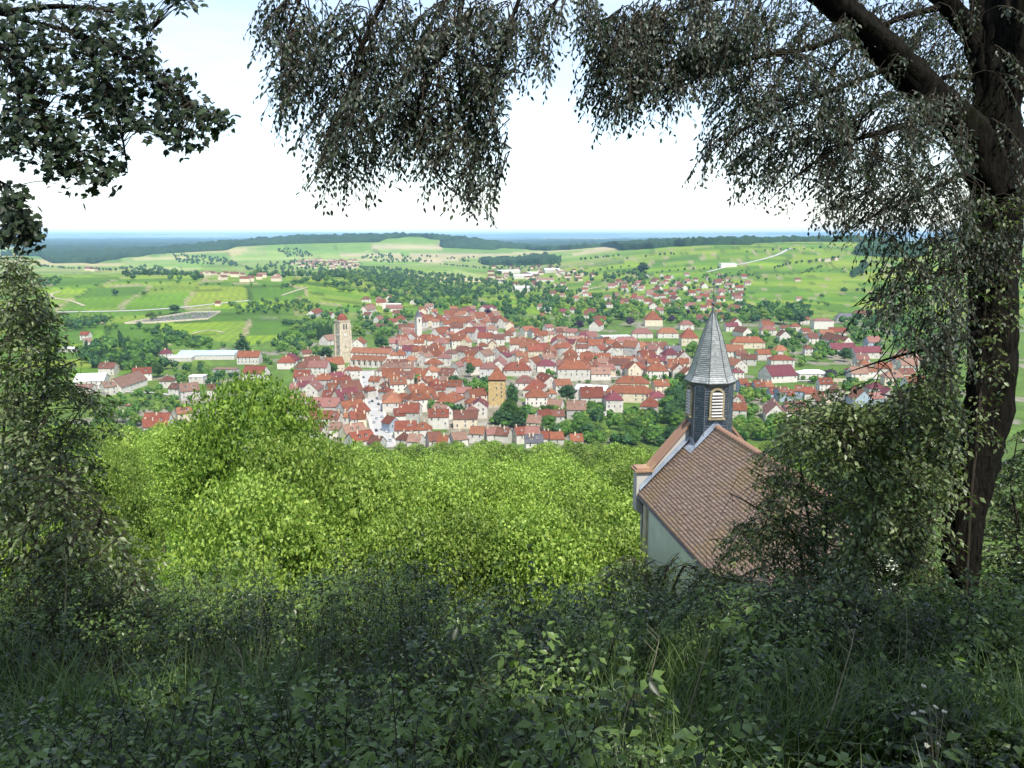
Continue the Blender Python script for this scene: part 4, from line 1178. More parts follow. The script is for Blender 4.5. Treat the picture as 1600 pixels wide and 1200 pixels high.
def crown_mesh(name, shape, nleaf, size, mat, core=0.72, lobes=9, seed=0, lr=1.0):
    """Unit crown: about 1 high and 1 wide, foot of the crown at z=0."""
    r_ = np.random.default_rng(seed)
    L = []
    if shape == 'round':
        for k in range(lobes):
            a = k * 2.4 + r_.random(); h = 0.2 + 0.6 * (k + .5) / lobes
            w = 0.30 * math.sin(math.pi * min(1, h * .95 + .12)) + .03
            L.append((w * math.cos(a), w * math.sin(a), h, (0.20 + 0.07 * r_.random()) * lr, (0.17 + 0.06 * r_.random()) * lr))
        L.append((0, 0, .8, .2, .2)); L.append((0, 0, .45, .27, .33))
    elif shape == 'dome':
        for k in range(lobes):
            a = k * 2.4 + r_.random() * .6; h = 0.12 + 0.74 * (k + .5) / lobes
            w = (0.40 if h < .62 else .36) * math.sqrt(max(.02, 1 - ((h - .40) / .58) ** 2)) * (.75 + .3 * r_.random())
            L.append((w * math.cos(a), w * math.sin(a), h, (.15 + .07 * r_.random()) * lr, (.10 + .05 * r_.random()) * lr))
        L.append((0, 0, .84, .2, .13)); L.append((0, 0, .45, .3, .36))
    elif shape == 'poplar':
        for k in range(8):
            h = .08 + .84 * k / 7; L.append((.05 * r_.normal(), .05 * r_.normal(), h, .26 * math.sin(math.pi * (h * .8 + .15)) + .1, .13))
    elif shape == 'conifer':
        for k in range(9):
            h = .08 + .84 * k / 8
            for j in range(4 if h < .7 else 2):
                a = j * 1.57 + k; w = .34 * (1 - h) ** .8
                L.append((w * math.cos(a), w * math.sin(a), h, .17 * (1.1 - h) + .04, .055))
        L.append((0, 0, .45, .14, .5))
    elif shape == 'bush':
        for k in range(lobes):
            a = k * 2.4; w = .3 * math.sqrt((k + .5) / lobes)
            L.append((w * math.cos(a), w * math.sin(a), .35 + .2 * r_.random(), .24, .33))
    L = np.array(L)
    area = L[:, 3] * (L[:, 3] + L[:, 4]); k = r_.choice(len(L), nleaf * 2, p=area / area.sum())
    D = unit(r_.normal(size=(nleaf * 2, 3)))
    D[:, 2] = np.where(D[:, 2] < -.55, -D[:, 2], D[:, 2])
    rad = np.stack([L[k, 3], L[k, 3], L[k, 4]], 1)
    P = L[k, :3] + D * rad * ((.45 if shape == 'dome' else .72) + (.70 if shape == 'dome' else .42) * r_.random((nleaf * 2, 1)) ** .8)
    keep = np.ones(len(P), bool)
    for q in L:
        dd = (((P - q[:3]) / np.array([q[3], q[3], q[4]])) ** 2).sum(1)
        keep &= dd > (.2 if shape == 'dome' else .55)
    P, D = P[keep][:nleaf], D[keep][:nleaf]
    V, F, T = leaf_quads(P, D, size)
    vs, fs, ts, b = [V], [F], [T], len(V)
    for q in L:
        cv, cf = ico_core(np.array([q[3], q[3], q[4]]) * (core if q[3] < .26 else max(core, .7)), q[:3])
        vs.append(cv); fs.append(cf + b); ts.append(np.full(len(cv), .05)); b += len(cv)  # low core tint meant to paint the shaded gaps inside the crown
    return npmesh(name, np.vstack(vs), np.vstack(fs), mat, tint=np.concatenate(ts))

def trunk_mesh(seed=0, limbs=4):
    r_ = np.random.default_rng(seed); mb = MB()
    mb.tube([(0, 0, -.06), (.01, 0, .2), (.0, .01, .5), (.02, 0, .8)], [.035, .026, .02, .008], 7)
    for k in range(limbs):
        a = k * 2.2 + r_.random(); h = .25 + .1 * k
        mb.tube([(0, 0, h), (.12 * math.cos(a), .12 * math.sin(a), h + .12), (.24 * math.cos(a), .24 * math.sin(a), h + .22)], [.014, .010, .004], 5)
    return mb.mesh('trunk', M['trunk'])
TRUNKS = [trunk_mesh(k) for k in range(3)]
CROWNS = {}
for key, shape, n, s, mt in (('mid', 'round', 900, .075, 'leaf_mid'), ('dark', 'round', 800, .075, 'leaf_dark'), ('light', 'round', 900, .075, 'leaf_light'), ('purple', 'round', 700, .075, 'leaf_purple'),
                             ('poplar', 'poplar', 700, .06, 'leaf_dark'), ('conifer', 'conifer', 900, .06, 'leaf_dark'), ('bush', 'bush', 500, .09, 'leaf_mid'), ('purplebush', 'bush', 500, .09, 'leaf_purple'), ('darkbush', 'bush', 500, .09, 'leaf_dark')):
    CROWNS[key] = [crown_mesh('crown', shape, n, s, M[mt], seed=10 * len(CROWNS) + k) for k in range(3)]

PH = {'mid': 'mid green round tree', 'dark': 'dark green round tree', 'light': 'pale green round tree', 'purple': 'dark purple copper leaved tree', 'poplar': 'dark columnar poplar',
      'conifer': 'dark conifer', 'bush': 'low green bush', 'purplebush': 'purple bush', 'darkbush': 'dense dark bush'}
NAMES = {'poplar': 'poplar_tree', 'conifer': 'conifer_tree', 'bush': 'bush', 'purplebush': 'bush', 'darkbush': 'bush'}
cand = []          # every mid distance tree: (size on the picture, kind, x, y, height, width, label)
def tree_at(px, py, h, w, kind, label=None):
    g = at(px, py, h * .55)
    cand.append((h * FPX / g[1] + (1000 if label else 0), kind, g[0], g[1], h, w, label))
def trees_in(poly, n, kinds, h=(6, 11), clear=True):
    n = int(n * 1.5)
    W = wpoly(poly); xs = np.array([p[0] for p in W]); ys = np.array([p[1] for p in W]); got = 0; t = 0
    while got < n and t < n * 40:
        t += 1
        x, y = random.uniform(xs.min(), xs.max()), random.uniform(ys.min(), ys.max())
        if not bool(in_poly(np.array([x]), np.array([y]), W)[0]): continue
        if clear and y < 1700:
            bad = False
            for (hx, hy, hr, *_q) in HOUSES:
                if (hx - x) ** 2 + (hy - y) ** 2 < (hr * .8 + 2.5) ** 2: bad = True; break
            if bad or np.min(np.hypot(STREET[:, 0] - x, STREET[:, 1] - y)) < 9: continue
        k = random.choice(kinds); hh = random.uniform(*h)
        if k in ('poplar',): hh *= 1.4
        ww = hh * random.uniform(.8, 1.1) * (.42 if k == 'poplar' else .7 if k == 'conifer' else 1.5 if 'bush' in k else 1)
        if 'bush' in k: hh *= .5; ww *= .5
        cand.append((hh * FPX / y, k, x, y, hh, ww, None)); got += 1
def trees_line(pts, gap, kinds, h=(5, 9), jit=3):
    P = np.array([at(*p)[:2] for p in pts]); seg = np.hypot(*np.diff(P, axis=0).T); s = np.concatenate([[0], np.cumsum(seg)])
    for t in np.arange(0, s[-1], gap):
        if random.random() < .12: continue
        x, y = np.interp(t, s, P[:, 0]) + random.gauss(0, jit), np.interp(t, s, P[:, 1]) + random.gauss(0, jit)
        k = random.choice(kinds); hh = random.uniform(*h)
        cand.append((hh * FPX / y, k, x, y, hh * (.6 if 'bush' in k else 1), hh * random.uniform(.8, 1.1) * (.45 if k == 'poplar' else 1), None))

GM = ['mid', 'mid', 'dark', 'light', 'dark', 'bush']
for a in [(762, 489, 15, 13, 'purple', 'dark purple tree left of the back gardens, below the wooded belt'), (796, 488, 17, 15, 'dark', 'dark blue green tree behind the roofs left of the white office block'),
          (905, 508, 14, 14, 'purple', 'dark purple copper beech left of the white office block'), (985, 502, 14, 13, 'purple', 'dark purple tree just left of the steep roofed manor'),
          (1050, 498, 12, 11, 'purple', 'dark purple tree between the manor and the chapel spire'), (1075, 489, 12, 9, 'purple', 'dark purple tree right below a pink roof near the spire tip'),
          (1298, 583, 10, 12, 'purplebush', 'rounded purple tree at the right end of the low white building'), (1280, 583, 6, 7, 'purplebush', 'small purple bush in front of the low white building'),
          (377, 535, 22, 22, 'conifer', 'big spreading blue cedar behind the greenhouse'), (200, 535, 16, 16, 'conifer', 'dark cedar left of the greenhouse among round trees'),
          (1345, 425, 14, 20, 'dark', None), (1372, 490, 14, 9, 'dark', 'pointed blue green tree by the rust red house on the right'),
          (1005, 418, 30, 32, 'dark', 'largest lone dark tree at the foot of the right slope'), (735, 577, 13, 9, 'dark', 'upright dark tree among roofs left of the yellow tower'),
          (710, 596, 12, 12, 'dark', 'rounded dark tree in the garden left of the yellow tower'), (800, 618, 20, 10, 'dark', 'tall slim dark tree touching the right side of the yellow tower'),
          (798, 640, 17, 10, 'mid', 'tall green tree in front of the yellow tower, right corner'), (886, 614, 14, 14, 'dark', 'round dark tree left of the white roofed hall'),
          (857, 616, 11, 6, 'conifer', 'small pointed conifer before a rust red roof right of the yellow tower'), (932, 566, 12, 13, 'mid', 'round green tree rising between red roofs right of centre'),
          (1082, 545, 17, 17, 'mid', 'big round tree just left of the chapel spire'), (655, 592, 9, 9, 'light', 'pale yellow green tree in a garden right of the main street'),
          (730, 470, 20, 20, 'light', 'large pale green tree in the wooded belt'), (558, 515, 15, 15, 'light', 'pale round tree right of the church clock tower'),
          (596, 535, 16, 16, 'dark', 'dark spreading tree behind the church nave'), (508, 552, 15, 15, 'dark', 'dark round tree left of the church clock tower'),
          (518, 575, 11, 12, 'mid', 'round green tree at the foot of the church clock tower'), (236, 492, 11, 15, 'light', 'pale silvery tree by the road above the graveyard'),
          (272, 482, 13, 18, 'dark', 'dark clump tree beside the road over the left vineyards'), (180, 456, 12, 13, 'dark', None), (225, 458, 9, 9, 'mid', 'lone small tree amid the left vineyard'),
          (1284, 462, 9, 9, 'mid', 'lone tree with a long shadow on the right slope'), (1319, 453, 12, 13, 'mid', 'small tree standing above the hedge on the right slope'),
          (1225, 492, 24, 26, 'mid', 'very large round tree at the foot of the right slope'), (1190, 490, 20, 22, 'light', 'large pale tree behind the roofs right of the spire'), (1250, 497, 18, 18, 'dark', 'large dark tree left of the plain white villa'),
          (1320, 553, 14, 14, 'dark', 'dark tree in front of the wine red roofs'), (1285, 540, 14, 16, 'mid', None), (1355, 520, 14, 14, 'dark', None)]:
    tree_at(*a)
for k in range(9):
    tree_at(497 + k * 2.6 + random.uniform(-.6, .6), 519 - k % 3, 17 + random.uniform(-2, 3), 5.5, 'poplar', f'tall dark poplar in the clump left of the church clock tower, {ORD[k] if k else "first"} from the left')
for k in range(12):
    tree_at(443 + k * 2.9, 503 + k * .2, 9, 7, 'darkbush', None)
for poly, n, kinds, h in [
    ([(185, 420), (240, 417), (320, 432), (325, 441), (200, 440)], 110, ['dark', 'dark', 'mid'], (9, 15)),
    ([(55, 440), (95, 438), (95, 447), (60, 449)], 16, ['dark', 'mid'], (7, 12)),
    ([(480, 434), (560, 428), (640, 440), (760, 462), (720, 488), (600, 476), (575, 464), (500, 450)], 320, ['mid', 'dark', 'dark', 'mid', 'light', 'poplar'], (9, 16)),
    ([(560, 418), (640, 424), (760, 440), (950, 460), (985, 478), (880, 490), (760, 470), (600, 440)], 320, ['mid', 'dark', 'dark', 'light', 'mid', 'poplar'], (8, 15)),
    ([(360, 478), (420, 470), (470, 472), (480, 486), (430, 490), (370, 492)], 60, GM, (5, 9)),
    ([(470, 470), (500, 480), (540, 500), (490, 540), (440, 545), (430, 530), (470, 510)], 50, GM, (6, 11)),
    ([(100, 498), (175, 500), (175, 515), (110, 515)], 30, GM, (7, 13)),
    ([(215, 514), (240, 512), (330, 538), (330, 548), (270, 540)], 46, ['mid', 'bush', 'dark'], (6, 11)),
    ([(120, 545), (200, 540), (260, 545), (275, 575), (240, 595), (180, 585), (130, 570)], 70, ['dark', 'mid', 'dark', 'mid', 'poplar'], (8, 14)),
    ([(270, 575), (340, 575), (400, 590), (340, 610), (280, 600)], 26, GM, (4, 8)),
    ([(190, 605), (300, 615), (310, 650), (220, 650), (180, 635)], 40, ['bush', 'mid', 'bush', 'light', 'darkbush'], (4, 8)),
    ([(140, 625), (210, 650), (290, 680), (300, 700), (150, 690)], 46, ['mid', 'light', 'bush'], (6, 10)),
    ([(400, 560), (440, 575), (500, 560), (530, 585), (470, 590)], 22, GM, (5, 9)),
    ([(420, 530), (500, 545), (500, 560), (440, 565)], 24, GM, (6, 10)),
    ([(700, 600), (760, 600), (765, 640), (690, 660), (670, 655)], 26, ['mid', 'dark', 'mid', 'bush'], (6, 10)),
    ([(765, 645), (830, 640), (840, 670), (770, 672)], 24, ['mid', 'dark', 'bush'], (6, 11)),
    ([(830, 655), (880, 650), (1000, 655), (1060, 660), (1060, 700), (910, 700), (850, 675)], 60, ['mid', 'dark', 'light', 'mid'], (7, 11)),
    ([(880, 640), (940, 640), (940, 655), (890, 655)], 12, ['light', 'mid'], (6, 9)),
    ([(1045, 600), (1082, 590), (1082, 660), (1040, 665)], 18, ['mid', 'dark'], (8, 13)),
    ([(790, 500), (905, 515), (905, 528), (800, 518)], 30, ['mid', 'light', 'mid', 'dark'], (8, 12)),
    ([(600, 485), (640, 485), (650, 520), (605, 530), (590, 510)], 26, GM, (7, 11)),
    ([(540, 490), (600, 495), (600, 530), (555, 528)], 24, GM, (7, 12)),
    ([(740, 480), (850, 470), (960, 480), (1000, 500), (930, 520), (800, 500)], 80, ['mid', 'mid', 'dark', 'light', 'dark'], (8, 14)),
    ([(960, 470), (1080, 478), (1160, 480), (1160, 515), (1060, 515), (960, 505)], 70, ['mid', 'mid', 'dark', 'light'], (7, 13)),
    ([(940, 438), (1170, 430), (1170, 480), (960, 480)], 110, ['mid', 'dark', 'mid', 'bush'], (6, 11)),
    ([(1148, 478), (1262, 480), (1266, 505), (1155, 505)], 46, ['mid', 'dark', 'dark'], (10, 16)),
    ([(1310, 500), (1420, 498), (1440, 560), (1370, 555), (1320, 530)], 60, ['mid', 'dark', 'mid'], (7, 13)),
    ([(1380, 470), (1450, 460), (1480, 560), (1420, 560)], 60, ['mid', 'light', 'mid'], (8, 14)),
    ([(1150, 520), (1300, 520), (1330, 560), (1260, 575), (1190, 560)], 50, GM, (6, 11)),
    ([(1240, 590), (1320, 585), (1300, 600), (1240, 600)], 14, ['mid', 'bush'], (5, 8)),
    ([(1155, 610), (1200, 612), (1200, 635), (1160, 632)], 14, ['mid', 'bush', 'light'], (5, 8)),
    ([(1150, 645), (1260, 650), (1260, 690), (1150, 690)], 30, ['mid', 'light'], (6, 10)),
    ([(1300, 600), (1420, 600), (1430, 640), (1310, 640)], 20, GM, (5, 9)),
    ([(850, 580), (1000, 585), (1060, 585), (1040, 596), (860, 600)], 14, ['bush', 'mid'], (4, 7)),
    ([(760, 408), (865, 405), (940, 436), (900, 450), (760, 445)], 90, ['dark', 'mid', 'dark'], (8, 14)),
    ([(380, 420), (470, 408), (600, 420), (600, 436), (400, 440)], 170, ['dark', 'mid', 'dark', 'poplar'], (8, 16)),
    ([(930, 432), (1000, 424), (1020, 440), (960, 446)], 34, ['dark', 'mid'], (8, 14)),
    ([(270, 398), (350, 404), (380, 418), (280, 412)], 70, ['dark'], (9, 15)),
    ([(430, 390), (470, 390), (490, 402), (450, 404)], 34, ['dark'], (9, 16)),
    ([(560, 404), (600, 396), (680, 410), (600, 412)], 50, ['dark', 'mid'], (9, 16)),
    ([(1325, 432), (1352, 412), (1356, 418), (1334, 436)], 40, ['dark'], (10, 14)),
    ([(640, 400), (760, 404), (860, 396), (860, 402), (740, 412)], 40, ['dark'], (9, 15))]:
    trees_in(poly, n, kinds, h)
for pts, gap, kinds, h in [
    ([(910, 407), (935, 404), (965, 401)], 16, ['dark'], (8, 13)), ([(1030, 400), (1060, 398)], 16, ['dark'], (8, 13)), ([(980, 405), (1015, 402)], 30, ['dark', 'bush'], (7, 11)),
    ([(1210, 420), (1240, 412), (1290, 409), (1310, 404)], 17, ['mid', 'dark'], (6, 11)), ([(1255, 427), (1285, 417)], 14, ['mid', 'bush'], (6, 9)), ([(1150, 396), (1200, 393), (1240, 390), (1330, 388)], 38, ['dark', 'bush'], (7, 12)),
    ([(1340, 456), (1370, 455), (1410, 446)], 10, ['mid', 'dark'], (6, 11)), ([(1200, 432), (1250, 428), (1320, 420)], 26, ['bush', 'mid'], (4, 7)), ([(1240, 476), (1255, 470), (1300, 480)], 16, ['mid', 'bush'], (4, 8)),
    ([(1000, 430), (1060, 424), (1130, 420)], 22, ['mid', 'dark'], (6, 11)), ([(900, 430), (960, 420), (1000, 415)], 26, ['dark', 'mid'], (6, 11)), ([(95, 452), (180, 444), (240, 443), (330, 445), (440, 450)], 30, ['bush', 'mid'], (4, 8)),
    ([(230, 456), (262, 452)], 14, ['bush'], (4, 6)), ([(175, 498), (230, 496), (250, 492)], 14, ['bush', 'mid'], (4, 7)), ([(160, 514), (216, 514)], 14, ['mid', 'bush'], (5, 9)), ([(330, 545), (400, 540), (430, 540)], 13, ['mid', 'bush'], (5, 10)),
    ([(440, 452), (480, 440), (500, 436)], 14, ['mid', 'dark'], (6, 11)), ([(500, 488), (540, 482), (575, 478)], 11, ['bush', 'mid'], (4, 7)), ([(180, 424), (100, 420), (60, 416)], 20, ['dark'], (8, 13)), ([(690, 414), (760, 420)], 22, ['dark', 'mid'], (7, 12)),
    ([(1100, 432), (1160, 425), (1200, 440)], 22, ['mid', 'bush'], (5, 9)), ([(870, 590), (900, 588)], 6, ['bush'], (4, 6)), ([(1010, 597), (1075, 586)], 7, ['bush', 'mid'], (4, 6))]:
    trees_line(pts, gap, kinds, h)

cand.sort(key=lambda q: -q[0])
def place_tree(kind, x, y, h, w, label):
    nm = NAMES.get(kind, 'tree')
    z = float(hgt(x, y))
    t = empty(nm, (x, y, z), random.uniform(0, 6.28))
    low = .05 if 'bush' in kind or kind in ('poplar', 'conifer') else .18
    link('crown', random.choice(CROWNS[kind]), t, (0, 0, h * low), None, (w, w, h * (1 - low)))
    if 'bush' not in kind: link('trunk', random.choice(TRUNKS), t, None, None, (h * .8, h * .8, h * .8))
    else: link('stems', TRUNKS[0], t, None, None, (h * .6, h * .6, h * .5))
    tag(t, label, 'bush' if 'bush' in kind else 'tree', 'bushes of the valley' if 'bush' in kind else 'trees of the valley')
    if not label:
        p = pix((x, y, z + h / 2))
        to_name.append((t, ('tall ' if h > 12 and kind != 'poplar' else '') + PH[kind], p[0], p[1]))
NTREE = 147
for c_ in cand[:NTREE]: place_tree(*c_[1:])

def merged_trees(L, nq, name, mats):
    """Trees past the limit: one object, real crowns of leaf clumps round a core."""
    vs, fs, ts, ms, b = [], [], [], [], 0
    for (_, kind, x, y, h, w, _l) in L:
        z = float(hgt(x, y)); h_ = h; mi = {'mid': 0, 'dark': 1, 'light': 2}.get(kind, 1 if 'dark' in kind or kind in ('poplar', 'conifer') else 0)
        n = nq if y < 2600 else nq // 2
        D = unit(rng.normal(size=(n, 3))); D[:, 2] = np.abs(D[:, 2]) * np.where(rng.random(n) < .8, 1, -.6)
        rr = np.array([w / 2, w / 2, h * .46])
        C = np.array([x, y, z + h * .52])
        lump = 0.8 + .35 * np.sin(3 * D[:, :1] + x) * np.cos(3 * D[:, 1:2] + y)
        V, F, T = leaf_quads(C + D * rr * lump, D, w * .30, .8, .6)
        cv, cf = ico_core(rr * .78, C, 7, 4)
        vs += [V, cv]; fs += [F + b, cf + b + len(V)]; ts += [T, np.full(len(cv), random.random() * .4)]; ms += [np.full(len(F), mi), np.full(len(cf), mi)]
        b += len(V) + len(cv)
    me = npmesh(name, np.vstack(vs), np.vstack(fs), [M[q] for q in mats], tint=np.concatenate(ts))
    me.polygons.foreach_set('material_index', np.concatenate(ms).astype(np.int32))
    return link(name, me)
rest = cand[NTREE:]
nearer = [q for q in rest if q[3] < 1700]; farther = [q for q in rest if q[3] >= 1700]
tag(merged_trees(nearer, 46, 'woodland', ['leaf_mid', 'leaf_dark', 'leaf_light']), 'small trees and bushes crowding the gardens, hedges and belts round the town', 'woodland', kind='stuff')
tag(merged_trees(farther, 30, 'woodland', ['leaf_mid', 'leaf_dark', 'leaf_light']), 'far hedges, copses and lone trees spread over the plain and vineyards', 'woodland', kind='stuff')

# ------------------------------------------------------------------ the sunlit wooded slope below the viewpoint
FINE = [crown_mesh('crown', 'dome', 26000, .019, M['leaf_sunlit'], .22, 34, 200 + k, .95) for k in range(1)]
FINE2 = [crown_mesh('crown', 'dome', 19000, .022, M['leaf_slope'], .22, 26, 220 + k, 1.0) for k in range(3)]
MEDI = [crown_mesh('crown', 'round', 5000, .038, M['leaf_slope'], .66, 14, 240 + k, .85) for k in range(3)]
SLOPE_N = [0]
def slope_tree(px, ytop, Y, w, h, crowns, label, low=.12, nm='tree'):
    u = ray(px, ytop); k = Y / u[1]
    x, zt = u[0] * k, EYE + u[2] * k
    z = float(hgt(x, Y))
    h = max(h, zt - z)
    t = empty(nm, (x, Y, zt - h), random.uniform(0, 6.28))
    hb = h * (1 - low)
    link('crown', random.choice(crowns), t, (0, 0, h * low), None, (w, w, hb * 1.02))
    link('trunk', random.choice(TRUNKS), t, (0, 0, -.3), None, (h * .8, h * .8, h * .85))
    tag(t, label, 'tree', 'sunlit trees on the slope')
    if not label:
        p = pix((x, Y, zt)); SLOPE_N[0] += 1
        SLOPE.append((t, p[0], p[1], Y, w))
SLOPE = []
slope_tree(396, 583, 47, 10.0, 17, FINE, 'big round sunlit tree standing highest above the slope on the left', .06)
slope_tree(305, 652, 48, 6.0, 13, FINE2, 'sunlit tree leaning against the left flank of the big round tree', .5)
slope_tree(470, 672, 42, 8.0, 11.5, FINE2, 'sunlit tree against the right flank of the big round tree', .05)
slope_tree(385, 735, 36, 7.5, 9, FINE2, 'lower sunlit tree in front of the big round tree', .03)
slope_tree(560, 725, 40, 8, 10, FINE2, 'sunlit leafy tree left of the slope\'s middle, below the street', .04)
slope_tree(660, 742, 46, 8, 9, FINE2, 'broad sunlit tree in the middle of the slope', .04)
for (yt, Y, w, n, x0, x1, cr) in [(800, 38, 6, 9, 440, 1010, FINE2), (770, 48, 7.5, 8, 500, 1030, FINE2), (742, 60, 8, 9, 480, 1060, FINE2), (722, 78, 9, 10, 480, 1090, FINE2), (712, 105, 10, 11, 460, 1100, FINE2),
                                  (705, 145, 10, 14, 440, 1180, MEDI), (700, 200, 10, 18, 420, 1260, MEDI), (697, 270, 10.5, 22, 450, 1300, MEDI), (696, 350, 11, 26, 480, 1320, MEDI), (694, 420, 11, 22, 640, 1330, MEDI),
                                  (690, 110, 9, 5, 120, 300, FINE2), (672, 170, 10, 6, 60, 300, MEDI), (664, 260, 10, 8, 40, 330, MEDI), (690, 75, 8, 3, 150, 290, FINE2), (720, 60, 7, 3, 40, 200, FINE2)]:
    for k in range(n):
        px = x0 + (x1 - x0) * (k + .5) / n + random.uniform(-.3, .3) * (x1 - x0) / n
        if cr is FINE2 and px > 935 and Y < 72: continue
        if 190 < px < 345 and Y < 90: continue
        slope_tree(px, yt + random.uniform(-7, 9), Y * random.uniform(.94, 1.06), w * random.uniform(.85, 1.25), w * 1.15, cr, None, .04)
SLOPE.sort(key=lambda q: (q[3], q[1]))
rows_ = {}
for q in SLOPE:
    band = 'nearest the bank' if q[3] < 44 else 'low on the slope' if q[3] < 68 else 'halfway down the slope' if q[3] < 125 else 'far down the slope' if q[3] < 230 else "at the slope's foot"
    side = 'left of the round tree' if q[1] < 330 else 'below the left roofs' if q[1] < 580 else 'below the street' if q[1] < 820 else 'left of the chapel' if q[1] < 1010 else 'behind the chapel'
    rows_.setdefault((band, side), []).append(q)
for (band, side), L in rows_.items():
    L.sort(key=lambda q: q[1])
    for k, q in enumerate(L):
        q[0]['label'] = f'green tree {band}, {side}' + (f', {"first" if k == 0 else ORD[k]} from left' if len(L) > 1 else '')
# ------------------------------------------------------------------ the chapel below the viewpoint
M['chapel_wall'] = matte('chapel_limewash', (0.60, 0.66, 0.55), (0.72, 0.76, 0.66), 0.8, 0.9, 0.0)  # greenish cast of reflected light is mixed into the pale wall colour
M['zinc'] = matte('zinc_flashing', (0.22, 0.26, 0.32), (0.32, 0.37, 0.43), 2.0, 0.45, 0.0, spec=0.5)
def piece_mat(name, ca, cb, cc, rough, scale=0.35):
    m, nt, out = newmat(name)
    at_ = nd(nt, 'ShaderNodeAttribute', attribute_name='tint'); tc = nd(nt, 'ShaderNodeTexCoord')
    n1 = noise(nt, scale, 4, tc.outputs['Object'], 0.7); n2 = noise(nt, 22, 2, tc.outputs['Object'])
    c = mixcol(nt, at_.outputs['Fac'], ca, cb)
    c = mixcol(nt, ramp(nt, n1, [(0.48, (0, 0, 0)), (0.62, (1, 1, 1))]), c, cc)
    c = mixcol(nt, 0.4, c, ramp(nt, n2, [(0.3, (0.3, 0.3, 0.3)), (0.7, (0.7, 0.7, 0.7))]), 'OVERLAY')
    bsdf(nt, out, c, rough, n2, 0.3, 0.01, 0.3)
    return m
M['tile'] = piece_mat('old_flat_clay_tiles', (0.28, 0.17, 0.12), (0.50, 0.35, 0.27), (0.39, 0.26, 0.15), 0.85)
M['slate_piece'] = piece_mat('spire_slates', (0.30, 0.32, 0.33), (0.52, 0.54, 0.53), (0.40, 0.42, 0.43), 0.5, 0.8)
M['slate_dark'] = piece_mat('turret_slates', (0.10, 0.13, 0.17), (0.19, 0.23, 0.28), (0.13, 0.16, 0.20), 0.6, 0.8)
M['lead'] = matte('dark_lead_rolls', (0.07, 0.08, 0.09), (0.12, 0.13, 0.14), 3, 0.5, 0.0)
M['louver'] = matte('weathered_louver_boards', (0.42, 0.40, 0.38), (0.56, 0.54, 0.51), 4, 0.8, 0.0)
M['louver_frame'] = matte('louver_frame_wood', (0.24, 0.20, 0.12), (0.34, 0.29, 0.19), 4, 0.8, 0.0)

CZ, CHW, CE, CR, CLEN = 103.0, 3.51, 8.5, 12.02, 16.0
ch = empty('chapel', (10.51, 44.44, CZ), math.atan2(.125, .992))
tag(ch, 'chapel just below the viewpoint with brown tiled roof and slate spire', 'chapel')
pitch = math.atan2(CR - CE, CHW)
mb = MB()
pr = [(-CHW + .12, -6), (CHW - .12, -6), (CHW - .12, CE - .05), (0, CR - .2), (-CHW + .12, CE - .05)]
mb.ring([[(x, y, z) for x, z in pr] for y in (-CLEN, 0)])
link('wall', mb.mesh('wall', M['chapel_wall']), ch)
mb = MB()      # corner strip and cornice under the eaves
for s in (-1, 1):
    mb.box((s * (CHW - .08), -.35, 1.2), (.22, .75, 14.4))
    mb.box((s * (CHW + .02), -CLEN / 2, CE - .32), (.22, CLEN - .1, .26))
    mb.box((s * (CHW - .08), -CLEN / 2, 1.0), (.1, .8, 1.2))
link('cornice', mb.mesh('cornice', M['stone']), ch)
# roof: deck, stepped courses of flat tiles, ridge tiles
roof = link('roof', None, ch)
mb = MB(); o = .26; k = (CR - CE) / CHW
pr = [(-CHW - o, CE - o * k - .06), (0, CR - .06), (CHW + o, CE - o * k - .06), (CHW + o, CE - o * k + .02), (0, CR + .02), (-CHW - o, CE - o * k + .02)]
mb.ring([[(x, y, z) for x, z in pr] for y in (-CLEN - .2, .02)], cap=False)
deck = mb.mesh('roof', M['tile'])
roof.data if roof.type == 'MESH' else None
bpy.data.objects.remove(roof)
roof = link('roof', deck, ch)
sl = (CHW + o) / math.cos(pitch)
nc = 33; nt_ = 78
vs, fs, ts, b = [], [], [], 0
for s in (-1, 1):
    ud = np.array([-s * math.cos(pitch), 0, math.sin(pitch)])       # up the slope
    nn = np.array([s * math.sin(pitch), 0, math.cos(pitch)])
    foot = np.array([s * (CHW + o), 0, CE - o * k + .02])
    for c_ in range(nc):
        l0 = c_ * sl / nc; l1 = min(sl, l0 + sl / nc * 1.12)
        for q in range(nt_):
            y0 = -CLEN - .2 + (q + .5 * (c_ % 2)) * (CLEN + .2) / nt_; y1 = min(.02, y0 + (CLEN + .2) / nt_ - .012)
            if y0 > 0: continue
            j = rng.normal() * .006; e0 = rng.normal() * .008; lift = .055 + j
            A = foot + ud * (l0 + e0) + nn * lift; B = foot + ud * l1 + nn * (.012 + j * .3); Cc = foot + ud * (l0 + e0) + nn * .004
            for P in (A, B, Cc):
                vs.append((P[0], y0, P[2])); vs.append((P[0], y1, P[2]))
            fs.append((b, b + 1, b + 3, b + 2)); fs.append((b + 4, b + 5, b + 1, b))
            ts += [float(np.clip(.5 + .15 * rng.normal(), 0, 1))] * 6; b += 6
tiles = link('roof_tiles', npmesh('roof_tiles', vs, np.array(fs), M['tile'], tint=ts), roof)
tiles['kind'] = 'stuff'
mb = MB(); mb.ring([[(.15 * math.cos(a), y, .13 * math.sin(a) - .02) for a in np.linspace(math.pi * -.05, math.pi * 1.05, 7)] for y in (0, .36)]); mb.ring([[(.175 * math.cos(a), y, .155 * math.sin(a) - .02) for a in np.linspace(math.pi * -.05, math.pi * 1.05, 7)] for y in (.33, .40)])
RT = mb.mesh('ridge_tile', M['tile'])
for q in range(int(CLEN / .38) - 3): link('ridge_tile', RT, roof, (0, -CLEN - .1 + q * .38, CR + .07))
